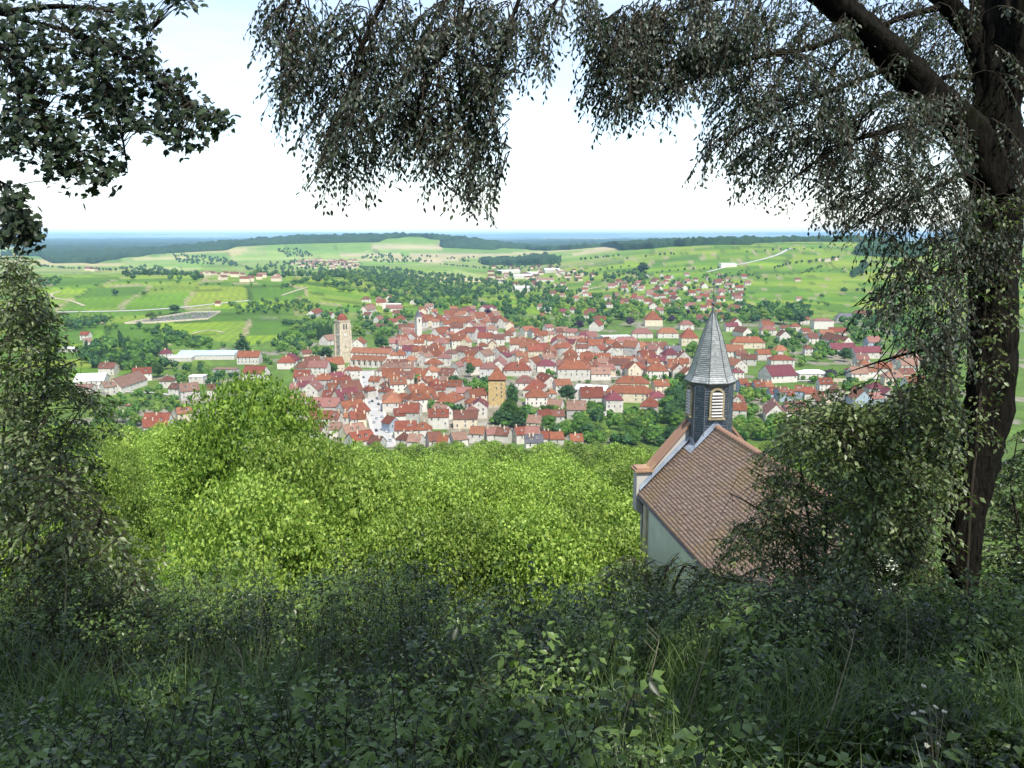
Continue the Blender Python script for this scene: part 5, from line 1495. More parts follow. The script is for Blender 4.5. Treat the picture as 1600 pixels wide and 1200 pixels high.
# gutter and downpipe along the visible eave
mb = MB()
for s in (-1, 1):
    gx, gz = s * (CHW + o + .06), CE - o * k - .05
    mb.ring([[(gx + .08 * math.cos(a), y, gz + .08 * math.sin(a)) for a in np.linspace(math.pi, 2 * math.pi, 6)] + [(gx + .065 * math.cos(a), y, gz + .065 * math.sin(a)) for a in np.linspace(2 * math.pi, math.pi, 6)] for y in (-CLEN - .1, 0)])
link('gutter', mb.mesh('gutter', M['lead']), roof)
link('downpipe', MB().tube([(-CHW - .22, -.15, CE - .5), (-CHW - .02, -.15, CE - .9), (-CHW - .02, -.15, -5)], [.05] * 3, 8).mesh('downpipe', M['lead']), ch)
# facade parapet with tiled coping and zinc flashing
mb = MB(); up = 1.15
pr = [(-CHW - .35, CE - 1.2), (-CHW - .35, CE + .95), (-CHW + .45, CE + .95), (-.4, CR + up - .4), (.4, CR + up - .4), (CHW - .45, CE + .95), (CHW + .35, CE + .95), (CHW + .35, CE - 1.2), (CHW - .1, CE - 1.5), (CHW - .1, -6), (-CHW + .1, -6), (-CHW + .1, CE - 1.5)]
mb.ring([[(x, y, z) for x, z in pr] for y in (.03, .72)])
fa = link('facade_gable', mb.mesh('facade_gable', M['wall_grey']), ch)
mb = MB()
for s in (-1, 1):
    a0 = np.array([s * (CHW - .35), CE + 1.0]); a1 = np.array([s * .3, CR + up - .33])
    d = (a1 - a0) / np.linalg.norm(a1 - a0); n_ = np.array([-d[1], d[0]]) * (1 if s < 0 else -1)
    for w0, w1, z0, z1 in ((-.12, .40, .0, .09), (.34, .86, .0, .09), (.32, .42, .08, .18)):
        mb.add([(*[p[0], y, p[1]],) for y in (w0, w1) for p in (a0 + n_ * z0, a1 + n_ * z0, a1 + n_ * z1, a0 + n_ * z1)],
               [(0, 1, 2, 3), (7, 6, 5, 4), (0, 4, 5, 1), (3, 2, 6, 7), (0, 3, 7, 4), (1, 5, 6, 2)])
    mb.box((s * (CHW - .02), .37, CE + 1.02), (1.0, 1.0, .1)); mb.box((s * (CHW - .02), .37, CE + 1.12), (.8, .8, .1))
link('coping', mb.mesh('coping', M['tile']), fa)
mb = MB()
for s in (-1, 1):
    a0 = np.array([s * (CHW + .2), CE - .16]); a1 = np.array([s * .1, CR + .06])
    mb.add([(a0[0], -.14, a0[1] + .14), (a1[0], -.14, a1[1] + .14), (a1[0], .02, a1[1] + .22), (a0[0], .02, a0[1] + .22), (a0[0], .02, a0[1] + .38), (a1[0], .02, a1[1] + .38)], [(0, 1, 2, 3), (3, 2, 5, 4)])
link('flashing', mb.mesh('flashing', M['zinc']), fa)

# turret: square with cut corners, slate hung, louvered openings
TH_, CH_ = 1.03, .40
TY = .05
def octa(r, c_, z): return [(x, TY + y, z) for x, y in ((-r + c_, -r), (r - c_, -r), (r, -r + c_), (r, r - c_), (r - c_, r), (-r + c_, r), (-r, r - c_), (-r, -r + c_))]
SE, SA = 14.38, 18.0
mb = MB(); mb.ring([octa(TH_ - .03, CH_, 8.5), octa(TH_ - .03, CH_, SE)])
tur = link('turret', mb.mesh('turret', M['slate_dark']), ch)
def hung(p0, p1, q0, q1, rows, width, lift=.022, jitter=.004):
    """Overlapping slates on the face p0-p1 (bottom) q0-q1 (top)."""
    p0, p1, q0, q1 = map(np.array, (p0, p1, q0, q1)); V, F, T = [], [], []
    n = np.cross(p1 - p0, q0 - p0); n /= np.linalg.norm(n)
    for r in range(rows):
        t0, t1 = r / rows, min(1, (r + 1.12) / rows)
        a, b_ = p0 + (q0 - p0) * t0, p1 + (q1 - p1) * t0; c0, c1 = p0 + (q0 - p0) * t1, p1 + (q1 - p1) * t1
        m_ = max(1, round(np.linalg.norm(b_ - a) / width)); sh = .5 * (r % 2)
        edges = [0] + [(k + sh) / m_ for k in range(m_ + 1) if 0.02 < (k + sh) / m_ < .98] + [1]
        for e0, e1 in zip(edges, edges[1:]):
            j = rng.normal() * jitter; g_ = .004
            x0, x1 = e0 + g_, e1 - g_; base = len(V)
            A, B = a + (b_ - a) * x0, a + (b_ - a) * x1; mid = (A + B) / 2 - (c0 - a) * .12
            V += [A + n * (lift + j), B + n * (lift + j), c0 + (c1 - c0) * x1 + n * .004, c0 + (c1 - c0) * x0 + n * .004, A + n * .001, B + n * .001]
            F += [(base, base + 1, base + 2, base + 3), (base + 4, base + 5, base + 1, base)]
            T += [float(np.clip(.45 + .28 * rng.normal(), 0, 1))] * 6
    return V, F, T
def slates(name, faces, rows, width, mat, parent):
    V, F, T = [], [], []
    for f in faces:
        v, q, t = hung(*f, rows, width); b_ = len(V); V += v; F += [tuple(i + b_ for i in w) for w in q]; T += t
    o_ = link(name, npmesh(name, V, np.array(F), M[mat], tint=T), parent); o_['kind'] = 'stuff'
    return o_
A, B = octa(TH_, CH_, 8.6), octa(TH_, CH_, SE)
slates('wall_slates', [(A[i], A[(i + 1) % 8], B[i], B[(i + 1) % 8]) for i in range(8)], 44, .16, 'slate_dark', tur)
mb = MB()
for i in range(8):
    mb.tube([(A[i][0] * 1.01, TY + (A[i][1] - TY) * 1.01, 9), (B[i][0] * 1.01, TY + (B[i][1] - TY) * 1.01, SE - .05)], [.03, .03], 5)
link('corner_roll', mb.mesh('corner_roll', M['lead']), tur)
# louvered openings on the four wide faces
mb = MB(); oo = arch_ring(.80, 1.62); ii = arch_ring(.60, 1.50); n = len(oo)
oo = [(x, z) for x, z in oo]; ii = [(x, z + .04 if z < .01 else z) for x, z in ii]
mb.add([(x, 0, z) for x, z in oo] + [(x, -.11, z) for x, z in oo] + [(x, -.11, z) for x, z in ii] + [(x, .0, z) for x, z in ii],
       [(k, (k + 1) % n, n + (k + 1) % n, n + k) for k in range(n)] + [(n + k, n + (k + 1) % n, 2 * n + (k + 1) % n, 2 * n + k) for k in range(n)] + [(2 * n + k, 2 * n + (k + 1) % n, 3 * n + (k + 1) % n, 3 * n + k) for k in range(n)], 0)
mb.add([(x, -.028, z) for x, z in ii], [tuple(range(n))], 1)
mb.box((0, -.08, -.03), (.9, .2, .07), 0)
LF = mb.mesh('louver_frame', [M['louver_frame'], M['pane']])
mb = MB(); mb.add([(-.295, -.03, .09), (.295, -.03, .09), (.295, -.16, 0), (-.295, -.16, 0), (-.295, -.03, .115), (.295, -.03, .115), (.295, -.165, .03), (-.295, -.165, .03)],
                  [(0, 1, 2, 3), (7, 6, 5, 4), (3, 2, 6, 7), (0, 3, 7, 4), (1, 5, 6, 2)])
SLT = mb.mesh('louver_slat', M['louver'])
for rz, (nx, ny) in ((0, (0, -1)), (math.pi / 2, (1, 0)), (math.pi, (0, 1)), (-math.pi / 2, (-1, 0))):
    loc = (nx * (TH_ + .012), TY + ny * (TH_ + .012), 12.52)
    fr = link('louver_frame', LF, tur, loc, (0, 0, rz))
    for q in range(8):
        zz = .08 + q * .165
        w = 1 if zz < 1.15 else math.sqrt(max(.05, 1 - ((zz + .06 - 1.2) / .3) ** 2))
        link('louver_slat', SLT, fr, (0, 0, zz), None, (w * .98, 1, 1))
# zinc apron where the turret meets the roof
mb = MB()
zr = lambda x: CR - abs(x) * k
for s in (-1, 1):
    mb.add([(0, TY - TH_ - .28, zr(0) + .16), (s * (TH_ + .1), TY - TH_ - .28, zr(TH_ + .1) + .12), (s * (TH_ + .1), TY - TH_ - .03, zr(TH_ + .1) + .16), (0, TY - TH_ - .03, zr(0) + .2),
            (0, TY - TH_ - .035, zr(0) + .38), (s * (TH_ - CH_), TY - TH_ - .035, zr(TH_ - CH_) + .38)], [(0, 1, 2, 3), (3, 2, 5, 4)])
    mb.add([(s * (TH_ + .03), TY - TH_ - .2, zr(TH_ + .03) + .1), (s * (TH_ + .34), TY - TH_ - .2, zr(TH_ + .34) + .1), (s * (TH_ + .34), -.1, zr(TH_ + .34) + .1), (s * (TH_ + .03), -.1, zr(TH_ + .03) + .1),
            (s * (TH_ + .032), TY - TH_ + CH_, zr(TH_) + .4), (s * (TH_ + .032), -.1, zr(TH_) + .4)], [(0, 1, 2, 3), (0, 3, 5, 4)])
link('flashing', mb.mesh('flashing', M['zinc']), tur)
# spire
sp_prof = [(1.27, SE - .02), (1.08, SE + .28), (.92, SE + .75), (.74, SE + 1.45), (.52, SE + 2.25), (.27, SE + 3.0), (.05, SA)]
def oct8(r, z): return [(r * 1.06 * math.cos(R_(22.5 + 45 * i - 90 - 45)), TY + r * 1.06 * math.sin(R_(22.5 + 45 * i - 90 - 45)), z) for i in range(8)]
mb = MB(); mb.ring([oct8(r - .02, z) for r, z in sp_prof])
spire = link('spire', mb.mesh('spire', M['slate_piece']), ch)
F_ = []
tot = 0
for (r0, z0), (r1, z1) in zip(sp_prof, sp_prof[1:]):
    a, b_ = oct8(r0, z0), oct8(r1, z1)
    F_.append([(a[i], a[(i + 1) % 8], b_[i], b_[(i + 1) % 8]) for i in range(8)])
V, F, T = [], [], []
for seg, (p0, p1) in zip(F_, zip(sp_prof, sp_prof[1:])):
    rows = max(2, round(math.hypot(p1[0] - p0[0], p1[1] - p0[1]) / .105))
    for f in seg:
        v, q, t = hung(*f, rows, .14, .016); b_ = len(V); V += v; F += [tuple(i + b_ for i in w) for w in q]; T += t
o_ = link('spire_slates', npmesh('spire_slates', V, np.array(F), M['slate_piece'], tint=T), spire); o_['kind'] = 'stuff'
for i in range(8):
    link('hip_roll', MB().tube([oct8(r + .012, z)[i] for r, z in sp_prof], [.028] * len(sp_prof), 5).mesh('hip_roll', M['lead']), spire)
mb = MB(); mb.ring([oct8(1.24, SE - .10), oct8(1.30, SE - .03)]); mb.ring([oct8(1.1, SE - .28), oct8(1.24, SE - .10)])
link('eave_board', mb.mesh('eave_board', M['lead']), spire)
mb = MB()
mb.ring([[(r * math.cos(R_(30 * i)), TY + r * math.sin(R_(30 * i)), z) for i in range(12)] for r, z in ((.11, SA - .2), (.06, SA + .15), (.05, SA + .25))])
mb.ring([[(.115 * math.cos(q) * math.cos(R_(30 * i)), TY + .115 * math.cos(q) * math.sin(R_(30 * i)), SA + .40 + .115 * math.sin(q)) for i in range(12)] for q in np.linspace(-1.5, 1.5, 9)])
mb.tube([(0, TY, SA + .4), (0, TY, SA + 1.7)], [.03, .015], 6)
mb.box((0, TY, SA + 1.25), (.5, .035, .05)); mb.box((-.25, TY, SA + 1.25), (.05, .05, .12)); mb.box((.25, TY, SA + 1.25), (.05, .05, .12))
link('finial_cross', mb.mesh('finial_cross', M['lead']), spire)
# ------------------------------------------------------------------ leaves near the eye
M['leaf_hang'] = leafmat('hornbeam_leaves', (0.018, 0.030, 0.020), (0.062, 0.088, 0.054), 0.2, 0.45, 0.4)
M['leaf_maple'] = leafmat('maple_leaves', (0.010, 0.019, 0.012), (0.034, 0.056, 0.024), 0.15, 0.5, 0.2)
M['leaf_thicket'] = leafmat('thicket_leaves', (0.030, 0.056, 0.016), (0.180, 0.230, 0.095), 0.25, 0.40, 0.45)
M['leaf_bramble'] = leafmat('undergrowth_leaves', (0.006, 0.018, 0.004), (0.115, 0.185, 0.042), 0.24, 0.36, 0.38)  # near-black to pale range paints deep shade and small highlights into the leaves
M['blade'] = leafmat('grass_blades', (0.025, 0.055, 0.012), (0.110, 0.170, 0.045), 0.25, 0.42, 0.4)
M['dry_stalk'] = matte('dry_stalks', (0.16, 0.14, 0.09), (0.26, 0.23, 0.15), 6, 0.9, 0.1)

def leaf_template(outline, cup=.10):
    """Half outline (x,y along the blade) mirrored, folded on the midrib: verts in (side, along, up)."""
    n = len(outline)
    ys = [0.0] + [y for x, y in outline] + [1.0]
    V = [(0, 0, 0)] + [(0, y, -cup * y * y) for _, y in outline] + [(0, 1, -cup * 1.6)]
    V += [(x, y, x * .30 - cup * y * y) for x, y in outline] + [(-x, y, x * .30 - cup * y * y) for x, y in outline]
    mid = lambda k: k; Lf = lambda k: n + 2 + k; Rt = lambda k: 2 * n + 2 + k
    Q, T = [], [(0, Lf(0), 1), (0, 1, Rt(0))]
    for k in range(n - 1):
        Q.append((mid(k + 1), Lf(k), Lf(k + 1), mid(k + 2))); Q.append((mid(k + 1), mid(k + 2), Rt(k + 1), Rt(k)))
    T += [(n, Lf(n - 1), n + 1), (n, n + 1, Rt(n - 1))]
    return np.array(V), Q, T
OVAL = leaf_template([(.20, .22), (.26, .50), (.17, .78)])
NARROW = leaf_template([(.23, .30), (.19, .68)])
SIMPLE = leaf_template([(.27, .42)])
def maple_template():
    pts = [(0, -.02), (.14, .0), (.34, -.10), (.30, .08), (.50, .16), (.36, .30), (.48, .52), (.30, .50), (.24, .62), (.14, .62), (.12, .80), (0, 1.0)]
    full = pts + [(-x, y) for x, y in pts[-2:0:-1]]
    V = [(0, .30, .04)] + [(x, y, -abs(x) * .25 - .10 * y * y) for x, y in full]
    n = len(full)
    return np.array(V), [], [(0, 1 + k, 1 + (k + 1) % n) for k in range(n)]
MAPLE = maple_template()

class Leaves:
    def __init__(s): s.P, s.A, s.N, s.S = [], [], [], []
    def add(s, P, A, N, S): s.P.append(P); s.A.append(A); s.N.append(N); s.S.append(S)
    def done(s):
        s.P, s.A, s.N, s.S = (np.concatenate(q) for q in (s.P, s.A, s.N, s.S))
        s.A = unit(s.A); s.N = unit(s.N - (s.N * s.A).sum(1, keepdims=True) * s.A)
        s.X = np.cross(s.A, s.N)
        return s
    def mesh(s, name, tmpl, mat, sel=None, tint=None):
        P, A, N, X, S = (q if sel is None else q[sel] for q in (s.P, s.A, s.N, s.X, s.S))
        V0, Q, T = tmpl; n, m_ = len(P), len(V0)
        V = P[:, None] + S[:, None, None] * (V0[None, :, :1] * X[:, None] + V0[None, :, 1:2] * A[:, None] + V0[None, :, 2:] * N[:, None])
        base = (np.arange(n) * m_)[:, None, None]
        Fs = [(np.array(f)[None] + base).reshape(-1, len(f[0])) for f in (Q, T) if len(f)]
        return npmesh(name, V.reshape(-1, 3), Fs, mat, tint=np.repeat(rng.random(n) if tint is None else tint, m_))

def one_leaf(name, tmpl, mat):
    V0, Q, T = tmpl
    return npmesh(name, V0, [np.array(f) for f in (Q, T) if len(f)], mat)

def plant_leaves(parent, L, tmpl, mat, n_single, foliage='foliage'):
    """The leaves that show largest as parts, one object each; the rest joined."""
    L.done()
    o_ = parent.location
    rel = L.P - np.array(o_)[None]
    sc = np.zeros(len(L.P))
    dep = L.P[:, 1] * CT - (L.P[:, 2] - EYE) * ST
    px = 800 + FPX * L.P[:, 0] / np.maximum(dep, .1); py = 600 - FPX * (L.P[:, 1] * ST + (L.P[:, 2] - EYE) * CT) / np.maximum(dep, .1)
    sc = np.where((dep > .3) & (px > 5) & (px < 1595) & (py > 5) & (py < 1195), L.S / np.maximum(dep, .3), 0)
    top = np.argsort(-sc)[:n_single]; top = top[sc[top] > 0]
    rest_ = np.ones(len(L.P), bool); rest_[top] = False
    L.P = rel
    me = L.mesh(foliage, tmpl, mat, rest_)
    f = link(foliage, me, parent); f['kind'] = 'stuff'
    one = one_leaf('leaf', tmpl, mat)
    for i in top:
        b_ = Matrix(((L.X[i][0], L.A[i][0], L.N[i][0], rel[i][0]), (L.X[i][1], L.A[i][1], L.N[i][1], rel[i][1]), (L.X[i][2], L.A[i][2], L.N[i][2], rel[i][2]), (0, 0, 0, 1)))
        o2 = bpy.data.objects.new('leaf', one); o2.parent = parent
        o2.matrix_basis = b_ @ Matrix.Scale(float(L.S[i]), 4)
        col.objects.link(o2)

class Twigs:
    """Thin stems, gathered by number of points and built together."""
    def __init__(s): s.by = {}
    def add(s, pts, r0, r1, n=3):
        P, Rr = s.by.setdefault(len(pts), ([], [])); P.append(np.asarray(pts, float)); Rr.append((r0, r1))
    def arrays(s, n=3):
        Vs, Fs, b = [], [], 0
        for k, (P, Rr) in s.by.items():
            P = np.stack(P); Rr = np.array(Rr)
            T = unit(np.gradient(P, axis=1)); A = unit(np.cross(T, np.array([.31, .9, .27]))); B = np.cross(T, A)
            r = Rr[:, :1] + (Rr[:, 1:] - Rr[:, :1]) * np.linspace(0, 1, k)[None]
            a = np.arange(n) * 2 * math.pi / n
            V = P[:, :, None] + r[:, :, None, None] * (np.cos(a)[None, None, :, None] * A[:, :, None] + np.sin(a)[None, None, :, None] * B[:, :, None])
            q = np.arange(k - 1)[:, None] * n; i = np.arange(n)[None]; j2 = (i + 1) % n
            f = np.stack([q + i, q + j2, q + n + j2, q + n + i], -1).reshape(-1, 4)
            F = (f[None] + (np.arange(len(P)) * k * n)[:, None, None]).reshape(-1, 4) + b
            Vs.append(V.reshape(-1, 3)); Fs.append(F); b += len(P) * k * n
        return np.vstack(Vs), np.vstack(Fs)
    def put(s, name, parent, mat):
        V, F = s.arrays()
        o_ = link(name, npmesh(name, V - np.array(parent.location)[None], F, mat, smooth=True), parent); o_['kind'] = 'stuff'
        return o_

def spray(L, Tw, p0, d, length, leaf, nside=7, droop=.5, hang=.6, density=1.0, ls=.55, flatn=.7):
    """A flat branchlet: main axis, side twigs left and right, two rows of leaves on each."""
    d = unit(np.asarray(d, float)); up = np.array([0, 0, 1.0])
    side = unit(np.cross(d, up) + 1e-4 + rng.normal(size=3) * .25)
    t = np.linspace(0, 1, 6)[:, None]
    ax = p0 + d * length * t + np.array([0, 0, -1.0]) * droop * length * t ** 2
    Tw.add(ax, .006, .002)
    nrm = unit(np.cross(side, d)); nrm = nrm * (1 if nrm[2] > 0 else -1)
    for k in range(nside):
        tt = (k + .6) / nside
        q = p0 + d * length * tt + np.array([0, 0, -1.0]) * droop * length * tt * tt
        ad = unit(d - up * 2 * droop * tt)
        for sg in (-1, 1):
            l2 = length * .48 * (1 - .55 * tt) * (.7 + .5 * rng.random())
            sd = unit(ad * .75 + side * sg * .8 + rng.normal(size=3) * .15 - up * .15)
            m_ = max(2, int(l2 / (leaf * .52) * density))
            u_ = (np.arange(m_) + .7)[:, None] / m_
            tp = q + sd * l2 * u_ + np.array([0, 0, -1.0]) * l2 * .35 * u_ ** 2
            Tw.add(np.vstack([q, tp[-1]]), .0025, .001)
            alt = np.where(np.arange(m_) % 2, 1, -1)[:, None]
            ps = unit(np.cross(sd, nrm))
            A = sd * .55 + ps * alt * .65 - up * hang + rng.normal(size=(m_, 3)) * .25
            N = nrm * flatn + rng.normal(size=(m_, 3)) * .45 + up * .2
            L.add(tp, A, N, leaf * (.7 + .5 * rng.random(m_)))
    return ax

def pick(poly, n):
    """Random pixels inside an outline."""
    xs = [p[0] for p in poly]; ys = [p[1] for p in poly]; out_ = []
    while len(out_) < n:
        x = rng.uniform(min(xs), max(xs), 200); y = rng.uniform(min(ys), max(ys), 200)
        m_ = in_poly(x, y, poly)
        out_ += list(zip(x[m_], y[m_]))
    return out_[:n]

# ---- the tall tree on the right: trunk, limbs, curtains of hanging leaves
base = pt(1494, 905, 8.0)
tb = empty('hanging_tree', base)
tag(tb, 'tall dark tree at right with drooping leafy branches across the sky', 'tree')
def px_branch(pts, widths, name, parent=tb, sides=14, ridge=True, mat='bark'):
    P = np.array([pt(*p) for p in pts]); P = spline(P, 7)
    Wd = spline(np.array([(w * p[2] / FPX / 2, 0) for w, p in zip(widths, pts)]), 7)[:, 0]
    rr = None
    if ridge:
        a = np.linspace(0, 2 * math.pi, sides, endpoint=False); s = np.arange(len(P))[:, None]
        rr = 1 + .10 * np.sin(a * 5 + s * .12)[None].reshape(len(P), sides) * .7 + .06 * rng.normal(size=(len(P), sides)) + .05 * np.sin(a * 9 - s * .2)
    V, F = tube_np(P, Wd, sides, rr)
    o_ = link(name, npmesh(name, V - np.array(parent.location)[None], F, M[mat], smooth=True), parent)
    return P
px_branch([(1487, 985, 8.0), (1500, 905, 8.0), (1507, 810, 8.05), (1530, 710, 8.1), (1549, 600, 8.1), (1553, 420, 8.1), (1558, 240, 8.1), (1552, 80, 8.1), (1548, -60, 8.2), (1545, -320, 8.4), (1540, -620, 8.6)], [58, 50, 56, 62, 67, 67, 70, 58, 60, 52, 40], 'trunk', sides=30)
LIMB = px_branch([(1555, 300, 8.0), (1520, 215, 7.9), (1470, 165, 7.75), (1400, 95, 7.5), (1340, 38, 7.3), (1280, -15, 7.1), (1160, -110, 6.9), (1000, -190, 6.7), (860, -210, 6.5), (740, -150, 6.4), (722, -10, 6.35), (716, 90, 6.4), (722, 165, 6.5)], [66, 62, 54, 50, 46, 42, 32, 24, 18, 13, 9, 6, 4], 'limb', sides=18)
LIMB2 = px_branch([(1540, 120, 8.1), (1520, 55, 8.1), (1480, 5, 8.0), (1420, -60, 7.9), (1330, -140, 7.7), (1220, -200, 7.5)], [40, 36, 30, 26, 20, 14], 'limb', sides=12)
px_branch([(1572, 190, 8.0), (1590, 110, 7.9), (1596, 40, 7.8), (1604, -60, 7.7), (1640, -200, 7.6)], [34, 32, 30, 28, 22], 'limb', sides=12)
BR = [LIMB, LIMB2]
for pts in [[(1405, 98, 7.5), (1330, 130, 7.3), (1240, 165, 7.1), (1160, 205, 7.0), (1105, 250, 6.9)],
            [(1345, 42, 7.3), (1265, 75, 7.0), (1180, 90, 6.8), (1100, 115, 6.7), (1000, 150, 6.6), (945, 180, 6.6)],
            [(1285, -10, 7.1), (1180, -10, 6.9), (1080, 10, 6.7), (990, 60, 6.6), (930, 120, 6.5)],
            [(860, -210, 6.5), (700, -180, 6.3), (560, -110, 6.2), (480, -20, 6.2), (440, 90, 6.2), (450, 160, 6.2)],
            [(740, -150, 6.4), (640, -60, 6.3), (580, 40, 6.3), (540, 150, 6.3), (500, 260, 6.3), (478, 300, 6.3)],
            [(722, 40, 6.3), (670, 120, 6.2), (650, 200, 6.2), (690, 280, 6.2), (730, 315, 6.2)],
            [(860, -190, 6.5), (840, -80, 6.4), (790, 60, 6.4), (770, 180, 6.4), (790, 290, 6.4)],
            [(1000, -180, 6.7), (930, -90, 6.6), (870, 0, 6.5), (840, 70, 6.5), (820, 120, 6.5)],
            [(1480, 170, 7.7), (1400, 200, 7.3), (1320, 225, 7.1), (1250, 270, 7.0), (1200, 315, 7.0)],
            [(1525, 260, 7.8), (1450, 300, 7.5), (1380, 330, 7.3), (1320, 365, 7.2)],
            [(1530, 420, 7.9), (1460, 430, 7.5), (1390, 460, 7.2), (1330, 480, 7.1)],
            [(1530, 520, 7.9), (1470, 540, 7.5), (1390, 560, 7.2), (1300, 590, 7.0)],
            [(1470, 10, 8.0), (1380, 40, 7.7), (1300, 110, 7.6), (1280, 220, 7.6)],
            [(1530, 120, 8.1), (1460, 130, 7.9), (1430, 230, 7.8), (1400, 300, 7.8)]]:
    w = np.linspace(11, .8, len(pts))
    BR.append(px_branch(pts, w, 'branch', sides=6, ridge=False))
BRP = np.vstack([spline(b_, 2) for b_ in BR])
L, Tw = Leaves(), Twigs()
MASSES = [
    ([(395, 0), (410, 50), (432, 95), (432, 150), (470, 175), (490, 215), (500, 240), (480, 280), (560, 262), (610, 230), (660, 240), (690, 280), (740, 300), (790, 275), (786, 240), (770, 165), (795, 115), (850, 100), (875, 60), (880, 0)], 400, (5.8, 6.9)),
    ([(880, 0), (925, 40), (940, 0)], 8, (6, 6.8)),
    ([(930, 10), (922, 60), (918, 120), (940, 168), (990, 160), (1060, 140), (1110, 110), (1180, 60), (1230, 0), (1000, 0)], 235, (6.2, 7.1)),
    ([(1110, 100), (1115, 190), (1095, 240), (1150, 250), (1200, 295), (1240, 280), (1290, 300), (1320, 340), (1400, 330), (1500, 300), (1520, 200), (1400, 100), (1340, 40), (1240, 0)], 390, (6.4, 8.3)),
    ([(1240, 0), (1520, 0), (1520, 200), (1420, 100), (1340, 20)], 100, (7.4, 9.2)),
    ([(1320, 345), (1316, 365), (1360, 370), (1400, 440), (1340, 470), (1400, 500), (1440, 560), (1500, 600), (1520, 300)], 105, (6.8, 8.0)),
    ([(1330, 480), (1400, 500), (1430, 560), (1380, 590), (1300, 585), (1400, 640), (1500, 690), (1520, 560), (1500, 470), (1400, 450)], 32, (6.6, 7.8)),
    ([(1570, 0), (1600, 0), (1600, 330), (1585, 300)], 34, (7.6, 8.6)),
    ([(1500, 300), (1600, 300), (1600, 420), (1500, 430)], 34, (7.4, 7.7))]
for poly, n, (d0, d1) in MASSES:
    for (x, y) in pick(poly, n):
        dep = rng.uniform(d0, d1)
        p = pt(x, y, dep)
        j = np.argmin(((BRP - p) ** 2).sum(1)); b_ = BRP[j]
        d = p - b_; d[2] *= .5
        d = unit(d + rng.normal(size=3) * .4 * np.linalg.norm(d) + np.array([-.15, -.05, -.25]))
        ln = rng.uniform(.22, .42)
        st = p - d * ln * .5
        if np.linalg.norm(st - b_) < 1.3: Tw.add(np.array([b_, (b_ + st) / 2 + np.array([0, 0, .05]), st]), .006, .004)
        spray(L, Tw, st, d, ln, .043, nside=5, droop=.42, hang=.6, density=.85)
plant_leaves(tb, L, NARROW, M['leaf_hang'], 300)
Tw.put('twig', tb, M['twig'])

# ---- maple branches reaching in at the upper left
mo = pt(-260, -120, 6.0)
mp = empty('maple_tree', (mo[0], mo[1], float(hgt(mo[0], mo[1])) - .2))
tag(mp, 'maple with lobed dark leaves reaching in from the upper left', 'tree')
P = np.array([[mp.location.x, mp.location.y, mp.location.z], [mo[0] - .05, mo[1], mp.location.z + 2], [mo[0], mo[1], mo[2]], [mo[0] - .2, mo[1] + .1, mo[2] + 3]])
V, F = tube_np(spline(P, 5), np.linspace(.17, .09, 16), 14)
link('trunk', npmesh('trunk', V - np.array(mp.location)[None], F, M['bark'], smooth=True), mp)
BR = []
for pts in [[(-262, -90, 6.0), (-120, -40, 5.9), (0, 20, 5.8), (130, 55, 5.7), (220, 105, 5.6), (280, 150, 5.5), (345, 185, 5.5)],
            [(-120, -40, 5.9), (-20, 60, 5.7), (40, 140, 5.6), (90, 220, 5.5), (125, 290, 5.5)],
            [(0, 20, 5.8), (90, 10, 5.7), (180, 20, 5.6), (235, 50, 5.6)],
            [(130, 55, 5.7), (170, 140, 5.6), (190, 210, 5.5), (200, 270, 5.5)],
            [(-262, 0, 6.0), (-120, 180, 5.8), (-20, 270, 5.6), (20, 300, 5.5), (40, 370, 5.5)],
            [(-20, 60, 5.7), (20, 90, 5.6), (30, 180, 5.6), (20, 240, 5.5)]]:
    BR.append(px_branch(pts, np.linspace(11, .9, len(pts)), 'branch', mp, 6, False))
BRP = np.vstack([spline(b_, 3) for b_ in BR])
L, Tw = Leaves(), Twigs()
for poly, n, (d0, d1) in [
    ([(0, 0), (235, 0), (238, 40), (232, 80), (255, 98), (300, 125), (318, 165), (360, 190), (335, 200), (310, 225), (290, 240), (250, 222), (195, 190), (178, 215), (200, 270), (180, 280), (130, 300), (85, 285), (60, 250), (0, 240)], 900, (5.2, 6.0)),
    ([(0, 290), (45, 305), (58, 345), (52, 380), (25, 385), (0, 370)], 110, (5.2, 5.7)),
    ([(255, -10), (315, -10), (300, 5), (270, 5)], 14, (5.4, 5.7)), ([(320, 170), (362, 188), (345, 198), (325, 195)], 10, (5.4, 5.5))]:
    for (x, y) in pick(poly, n):
        p = pt(x, y, rng.uniform(d0, d1)); b_ = BRP[np.argmin(((BRP - p) ** 2).sum(1))]
        m_ = 3
        if np.linalg.norm(b_ - p) < .8: Tw.add(np.array([b_, (b_ + p) / 2 + np.array([0, 0, .03]), p]), .004, .002)
        q = p + rng.normal(size=(m_, 3)) * .035
        A = np.stack([rng.normal(size=m_) * .6, rng.normal(size=m_) * .3 - .3, -rng.uniform(.1, .9, m_)], 1)
        N = np.stack([rng.normal(size=m_) * .5, -.4 + rng.normal(size=m_) * .4, .7 + rng.normal(size=m_) * .3], 1)
        L.add(q, A, N, .053 * (.7 + .5 * rng.random(m_)))
plant_leaves(mp, L, MAPLE, M['leaf_maple'], 300)
Tw.put('twig', mp, M['twig'])

